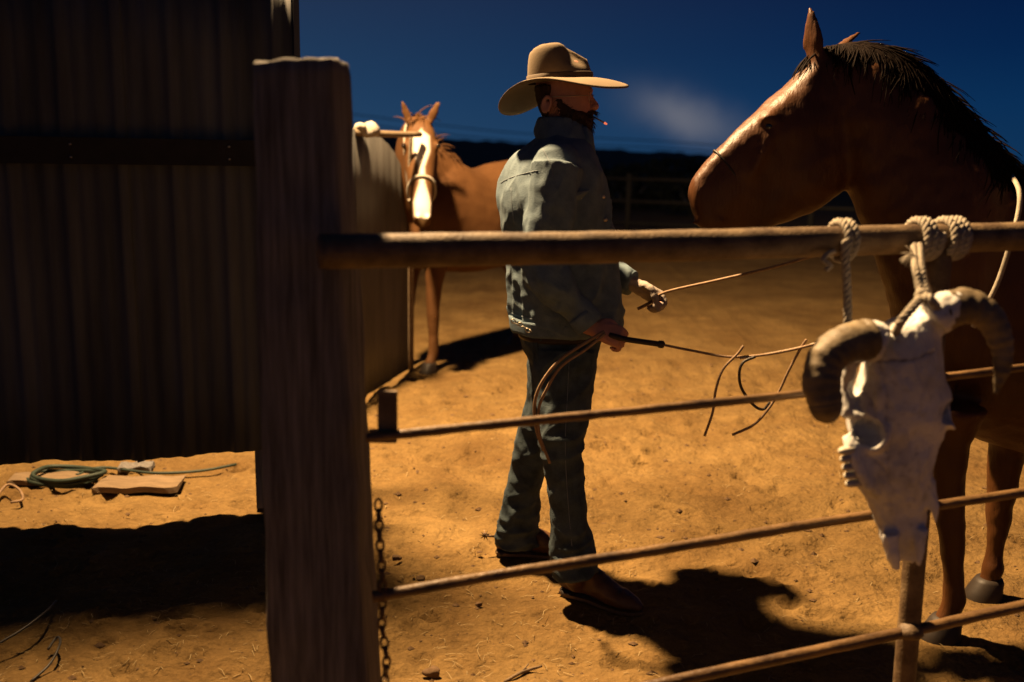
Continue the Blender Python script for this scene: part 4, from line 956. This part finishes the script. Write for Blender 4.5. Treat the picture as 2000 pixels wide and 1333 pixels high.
# hat
hat = bpy.data.objects.new('hat', None); COL.objects.link(hat); hc = W(1094, 159, 3.5); hat.location = hc; hat.matrix_world = Matrix.Translation(Vector(hc)); hat.parent = man; hat.matrix_parent_inverse = man.matrix_world.inverted()
ths = [0, 30, 60, 90, 120, 150, 180, 210, 240, 270, 300, 330, 360]
eR = [.238, .225, .190, .172, .178, .200, .213, .200, .178, .172, .190, .225, .238]
eZ = [-.012, -.030, -.030, -.010, .000, -.030, -.098, -.122, -.090, -.030, .010, .008, -.012]  # 90 = towards the camera
def per(t, a): return float(np.interp(t % 360, ths, a))
def smooth_per(t, a): return sum(per(t+d, a)*w for d, w in ((-16, .2), (-8, .2), (0, .2), (8, .2), (16, .2)))
vs = []; nT, nR = 72, 12
for j in range(nR+1):
    u = j/nR
    for i in range(nT):
        t = 360*i/nT; ca, sa = math.cos(R(t)), math.sin(R(t)); inn = np.array([.108*ca, -.086*sa]); ro_ = smooth_per(t, eR); out = np.array([ro_*ca, -ro_*sa])
        p = inn*(1-u)+out*u; z = smooth_per(t, eZ)*(u**1.35) + .010*u*(1-u)*2
        tilt = -.10*(-inn[0])                                        # base line falls to the back
        vs.append(hc+np.array([p[0], p[1], z+tilt*(1-u)]))
fs = [(j*nT+i, j*nT+(i+1) % nT, (j+1)*nT+(i+1) % nT, (j+1)*nT+i) for j in range(nR) for i in range(nT)]
o = link('brim', MB().add(vs, fs).mesh('brim'), M_felt, hat); m = o.modifiers.new('t', 'SOLIDIFY'); m.thickness = .0042; m.offset = 0
vs = []; prof = [(0, 1.0), (.15, 1.0), (.3, .985), (.45, .965), (.6, .935), (.72, .90), (.82, .86), (.90, .80), (.955, .70), (.985, .56), (.99, .40), (.985, .22), (.98, .02)]
for (zf, rf) in prof:
    for i in range(nT):
        t = 360*i/nT; ca, sa = math.cos(R(t)), math.sin(R(t)); x, y = .110*ca*rf, -.088*sa*rf
        hgt = .128 - .030*max(0, x/.11)**1.5 - .004*max(0, -x/.11)
        z = hgt*zf
        if zf > .75: z -= .030*math.exp(-(y/.028)**2)*smoothstep(.72, .98, np.array(zf))*(.6+.4*(x+.1)/.2)
        pin = math.exp(-(((t if t < 180 else 360-t)-50)/30)**2)*float(smoothstep(.22, .80, np.array(zf)))
        x -= .034*pin*ca; y += .050*pin*sa
        x -= .012*zf                                                # crown leans back a little
        vs.append(hc+np.array([x, y, z-.10*(-.110*ca)*(1-zf)-.003]))
n = len(prof); fs = [(j*nT+i, j*nT+(i+1) % nT, (j+1)*nT+(i+1) % nT, (j+1)*nT+i) for j in range(n-1) for i in range(nT)]
fs.append(tuple(range((n-1)*nT, n*nT)))
link('crown', MB().add(vs, fs).mesh('crown'), M_felt, hat)
vs = []
for (z, g) in ((.004, 1.03), (.022, 1.03), (.024, 1.0)):
    for i in range(nT):
        t = 360*i/nT; ca, sa = math.cos(R(t)), math.sin(R(t)); vs.append(hc+np.array([.110*g*ca-.012*z/.128, -.088*g*sa, z+.10*.110*ca*(1-z/.128)]))
link('hat_band', MB().add(vs, [(j*nT+i, j*nT+(i+1) % nT, (j+1)*nT+(i+1) % nT, (j+1)*nT+i) for j in range(2) for i in range(nT)]).mesh('band'), M_band, hat)
# cigarette
c0, c1 = W(1158, 228, 3.49), W(1185, 243, 3.45)
cg = base('cigarette', c0, 'thin lit cigarette with red tip in the mouth of the man', 'cigarette')
link('paper', MB().tube([c0, c0*.15+c1*.85], .0028, 8).mesh('c'), M_cloth_w, cg)
me_ = bpy.data.materials.new('ember'); me_.use_nodes = True; bs = me_.node_tree.nodes['Principled BSDF']
nz = me_.node_tree.nodes.new('ShaderNodeTexNoise'); nz.inputs['Scale'].default_value = 400; rp = me_.node_tree.nodes.new('ShaderNodeValToRGB'); rp.color_ramp.elements[0].color = (.9, .10, .04, 1); rp.color_ramp.elements[1].color = (1, .3, .12, 1)
me_.node_tree.links.new(nz.outputs['Fac'], rp.inputs[0]); me_.node_tree.links.new(rp.outputs[0], bs.inputs['Emission Color']); bs.inputs['Emission Strength'].default_value = 1.0; bs.inputs['Base Color'].default_value = (.2, .05, .03, 1)
link('ember', MB().tube([c0*.15+c1*.85, c1], [.0042, .003], 8).mesh('e'), me_, cg)

# ------------------------------------------------------------------ ropes in his hands
rp1 = base('lead_rope', G2, 'thin lead rope running from the far hand up to the big horse', 'rope')
link('strand', MB().tube([W(1245, 604, 3.62), W(1258, 598, 3.62), G2, W(1300, 571, 3.58), W(1400, 548, 3.45), W(1500, 525, 3.32), W(1598, 498, 3.18)], [.006, .006, .0055, .005, .005, .005, .005], 8, res=8).mesh('s'), M_rope2, rp1)
link('strand', MB().tube([W(1598, 498, 3.18), W(1560, 478, 3.25), W(1515, 460, 3.31), W(1478, 446, 3.36)], .005, 8, res=8).mesh('s'), M_rope, rp1)
rp2 = base('coiled_rope', G1, 'thin braided rope with hanging loops in the near hand of the man', 'rope')
def st(pts, r, m=M_rope2, nm='strand'): return link(nm, MB().tube([W(*p) for p in pts], r, 8, res=8).mesh('s'), m, rp2)
st([(1190, 655, 3.19), (1222, 663, 3.17), (1255, 668, 3.15), (1290, 673, 3.13)], .0095, M_leather, 'rope_handle')
b = MB(); b.ell(W(1291, 673, 3.13), (.014, .012, .014), 10); link('knot', b.mesh('k'), M_leather, rp2)
st([(1290, 673, 3.13), (1350, 685, 3.08), (1420, 697, 3.02), (1480, 695, 2.98), (1545, 684, 2.94), (1610, 668, 2.9), (1680, 655, 2.86)], .0042, M_rope2)
st([(1445, 700, 3.0), (1500, 692, 2.97), (1560, 680, 2.94), (1620, 664, 2.9), (1685, 648, 2.86)], .0040, M_rope)
st([(1452, 676, 3.0), (1440, 692, 3.0), (1412, 722, 3.0), (1398, 762, 3.0), (1392, 805, 3.0), (1376, 852, 3.0)], .0042)
st([(1475, 697, 2.97), (1452, 708, 2.97), (1444, 728, 2.97), (1448, 758, 2.98), (1470, 790, 2.98), (1490, 800, 2.98), (1504, 786, 2.98)], .0046, M_leather)
st([(1575, 664, 2.93), (1563, 682, 2.94), (1540, 725, 2.95), (1520, 768, 2.96), (1500, 800, 2.96), (1472, 830, 2.97), (1430, 850, 2.98)], .0042)
st([(1180, 648, 3.17), (1140, 672, 3.16), (1092, 705, 3.15), (1058, 748, 3.15), (1044, 790, 3.16), (1048, 840, 3.17), (1062, 880, 3.18)], .0055)
st([(1182, 652, 3.165), (1145, 682, 3.155), (1096, 716, 3.145), (1068, 760, 3.15), (1052, 800, 3.155), (1054, 850, 3.165), (1074, 905, 3.175)], .0050)

# ------------------------------------------------------------------ litter under the wall, stones, straw
def plank(px, hy, hz, label, m=M_plank, group=None):
    (x0, y0), (x1, y1) = px; A, B = Wg(x0, y0), Wg(x1, y1); c = (A+B)/2; d = (B-A); L = np.linalg.norm(d); d /= L
    rot = np.array([[d[0], -d[1], 0], [d[1], d[0], 0], [0, 0, 1]])
    b = MB(); N = 14; vs = []
    for i in range(N+1):
        for (sy, sz) in ((-1, -1), (1, -1), (1, 1), (-1, 1)):
            vs.append(c+rot@np.array([L*(i/N-.5)+.006*rng.normal()*(i in (0, N)), sy*hy+.003*rng.normal(), sz*hz+.004*math.sin(i*.9)])+np.array([0, 0, hz+.008]))
    fs = [(i*4+k, i*4+(k+1) % 4, i*4+4+(k+1) % 4, i*4+4+k) for i in range(N) for k in range(4)]+[(3, 2, 1, 0), (N*4, N*4+1, N*4+2, N*4+3)]
    return tag(link('plank', b.add(vs, fs).mesh('plank'), m, None, False), label, 'plank', 'boards under the wall')
plank(((192, 956), (352, 954)), .085, .014, 'short wide pale plank lying on the lit dirt under the metal wall')
plank(((20, 945), (185, 940)), .06, .012, 'longer narrow plank lying left of the green hose coil')
plank(((232, 922), (300, 917)), .05, .012, 'dark board scrap lying behind the short wide plank', M_tie)
b = MB()
for k in range(3):
    c = Wg(118+k*8, 944); pts = [c+np.array([.16*math.cos(t)*(1+.12*math.sin(3*t+k)), .10*math.sin(t)*(1+.1*math.cos(2*t+k)), .02+.016*k+.008*math.sin(2*t+k)]) for t in np.linspace(0, 6.6, 22)]
    b.tube(pts, .011, 7, res=2)
b.tube([Wg(150, 940)+np.array([0, 0, .03]), Wg(200, 925)+np.array([0, 0, .03]), Wg(300, 932)+np.array([0, 0, .02]), Wg(390, 928)+np.array([0, 0, .02]), Wg(462, 915)+np.array([0, 0, .02])], .007, 7, res=6)
tag(link('hose', b.mesh('hose'), M_hose), 'dark green hose coiled on the dirt under the metal wall', 'hose')
b = MB(); b.tube([Wg(-10, 985)+np.array([0, 0, .02]), Wg(15, 968)+np.array([0, 0, .05]), Wg(38, 972)+np.array([0, 0, .04]), Wg(45, 984)+np.array([0, 0, .02]), Wg(22, 990)+np.array([0, 0, .02])], .006, 7, res=6)
tag(link('wire_loop', b.mesh('w'), M_rope2), 'small pale loop of cord at the left edge below the wall', 'cord')
b = MB(); b.tube([Wg(-40, 1290)+np.array([0, 0, .02]), Wg(40, 1262)+np.array([0, 0, .05]), Wg(90, 1230)+np.array([0, 0, .06]), Wg(112, 1195)+np.array([0, 0, .04])], .004, 6, res=6)
b.tube([Wg(60, 1345)+np.array([0, 0, .02]), Wg(100, 1320)+np.array([0, 0, .04]), Wg(120, 1285)+np.array([0, 0, .05]), Wg(112, 1262)+np.array([0, 0, .03]), Wg(95, 1280)+np.array([0, 0, .02])], .004, 6, res=6)
tag(link('wire_tangle', b.mesh('w'), M_wire), 'loose grey wire curling over the dim dirt at bottom left', 'wire')
b = MB(); b.tube([Wg(985, 1338)+np.array([0, 0, .01]), Wg(1020, 1322)+np.array([0, 0, .016]), Wg(1058, 1308)+np.array([0, 0, .012])], [.005, .006, .004], 7, res=4); b.tube([Wg(1020, 1322)+np.array([0, 0, .016]), Wg(1032, 1314)+np.array([0, 0, .03])], [.004, .002], 6)
tag(link('stick', b.mesh('s'), M_plank), 'short bent stick lying on the dirt at the bottom edge', 'stick')
def rock(c, r, seed, flatn=.6):
    bm = bmesh.new(); bmesh.ops.create_icosphere(bm, subdivisions=3, radius=1); me = bpy.data.meshes.new('stone'); bm.to_mesh(me); bm.free()
    v = getv(me); d = 1+.32*fbm(v*1.3+seed, 2, seed)+.12*fbm(v*4+seed, 2, seed); v = v*d[:, None]*np.array([r, r*.8, r*flatn])+np.array([c[0], c[1], r*flatn*.45]); setv(me, v); return me
for (x, y, r, lab) in ((845, 1318, .026, 'largest round stone beside the chain at the bottom edge'), (790, 1058, .014, 'small stone right of the timber post above the lowest seen rod'), (935, 1182, .012, 'flat clod on the dirt left of the near boot'),
                       (775, 1092, .018, 'pale clod against the right side of the timber post'), (1180, 1025, .011, 'small dark clod right of the man above the rod'), (822, 1132, .017, 'lumpy clod close to the chain below the third rail')):
    tag(link('stone', rock(Wg(x, y), r, int(x)), M_stone), lab, 'stone', 'stones on the dirt')
# countless small clods and straw
cl_v = np.array([(1, 0, 0), (-1, 0, 0), (0, 1, 0), (0, -1, 0), (0, 0, 1), (0, 0, -1), (.6, .6, .5), (-.6, .6, .4), (.6, -.6, .4), (-.6, -.6, .5)])
b = MB(); N = 3600
px_ = rng.uniform(-2.6, 2.4, N); py_ = 2.2+5.5*rng.uniform(0, 1, N)**1.3; pz = ground_h(np.stack([px_, py_, 0*px_], 1))
of = np.array([(0, 2, 4), (2, 1, 4), (1, 3, 4), (3, 0, 4), (2, 0, 5), (1, 2, 5), (3, 1, 5), (0, 3, 5)])
for k in range(N):
    r = min(.016, .0025+rng.exponential(.0028)); vv = cl_v[:6]*r*rng.uniform(.6, 1.25, (6, 1))*np.array([1.2, 1, .7]); b.add(vv+np.array([px_[k], py_[k], pz[k]+r*.2]), of.tolist())
stuff(link('dirt_clods', b.mesh('clods'), M_stone, None, False))
b = MB(); N = 1500
px_ = np.r_[rng.uniform(-2.4, 2.3, N//2), rng.normal(-.6, .8, N//2)]; py_ = np.r_[rng.uniform(2.2, 6, N//2), rng.uniform(2.2, 3.6, N//2)]; pz = ground_h(np.stack([px_, py_, 0*px_], 1))
for k in range(N):
    a = rng.uniform(0, 6.28); L = rng.uniform(.012, .05); d = np.array([math.cos(a), math.sin(a), rng.normal(0, .25)])*L; p = np.array([px_[k], py_[k], pz[k]+.006])
    q = np.array([-math.sin(a), math.cos(a), 0])*.0011; c = p+d*.5+np.array([0, 0, .004])+q*rng.normal(0, 4)
    b.add([p-q, p+q, c-q, c+q, p+d-q*.4, p+d+q*.4], [(0, 1, 3, 2), (2, 3, 5, 4)])
stuff(link('straw', b.mesh('straw'), M_straw, None, False))

# ------------------------------------------------------------------ power lines far off
pw = base('power_line', (-20, 70, 0), 'thin dark power lines crossing the sky above the far ridge', 'power line')
for dz in (0, .55):
    A, B = W(560, 228, 60), W(1330, 292, 75); A[2] += dz; B[2] += dz*.9; mid = (A+B)/2+np.array([0, 0, -.35])
    link('cable', MB().tube([A+(A-B)*.6, A, mid, B, B+(B-A)*.3], .028, 5, res=8).mesh('w'), M_wire, pw)
for q in (A+(A-B)*.6, B+(B-A)*.3):
    link('utility_pole', MB().tube([(q[0], q[1], -1), (q[0], q[1], q[2]+.4)], .12, 8).mesh('p'), M_tie, pw)

finish_ground()
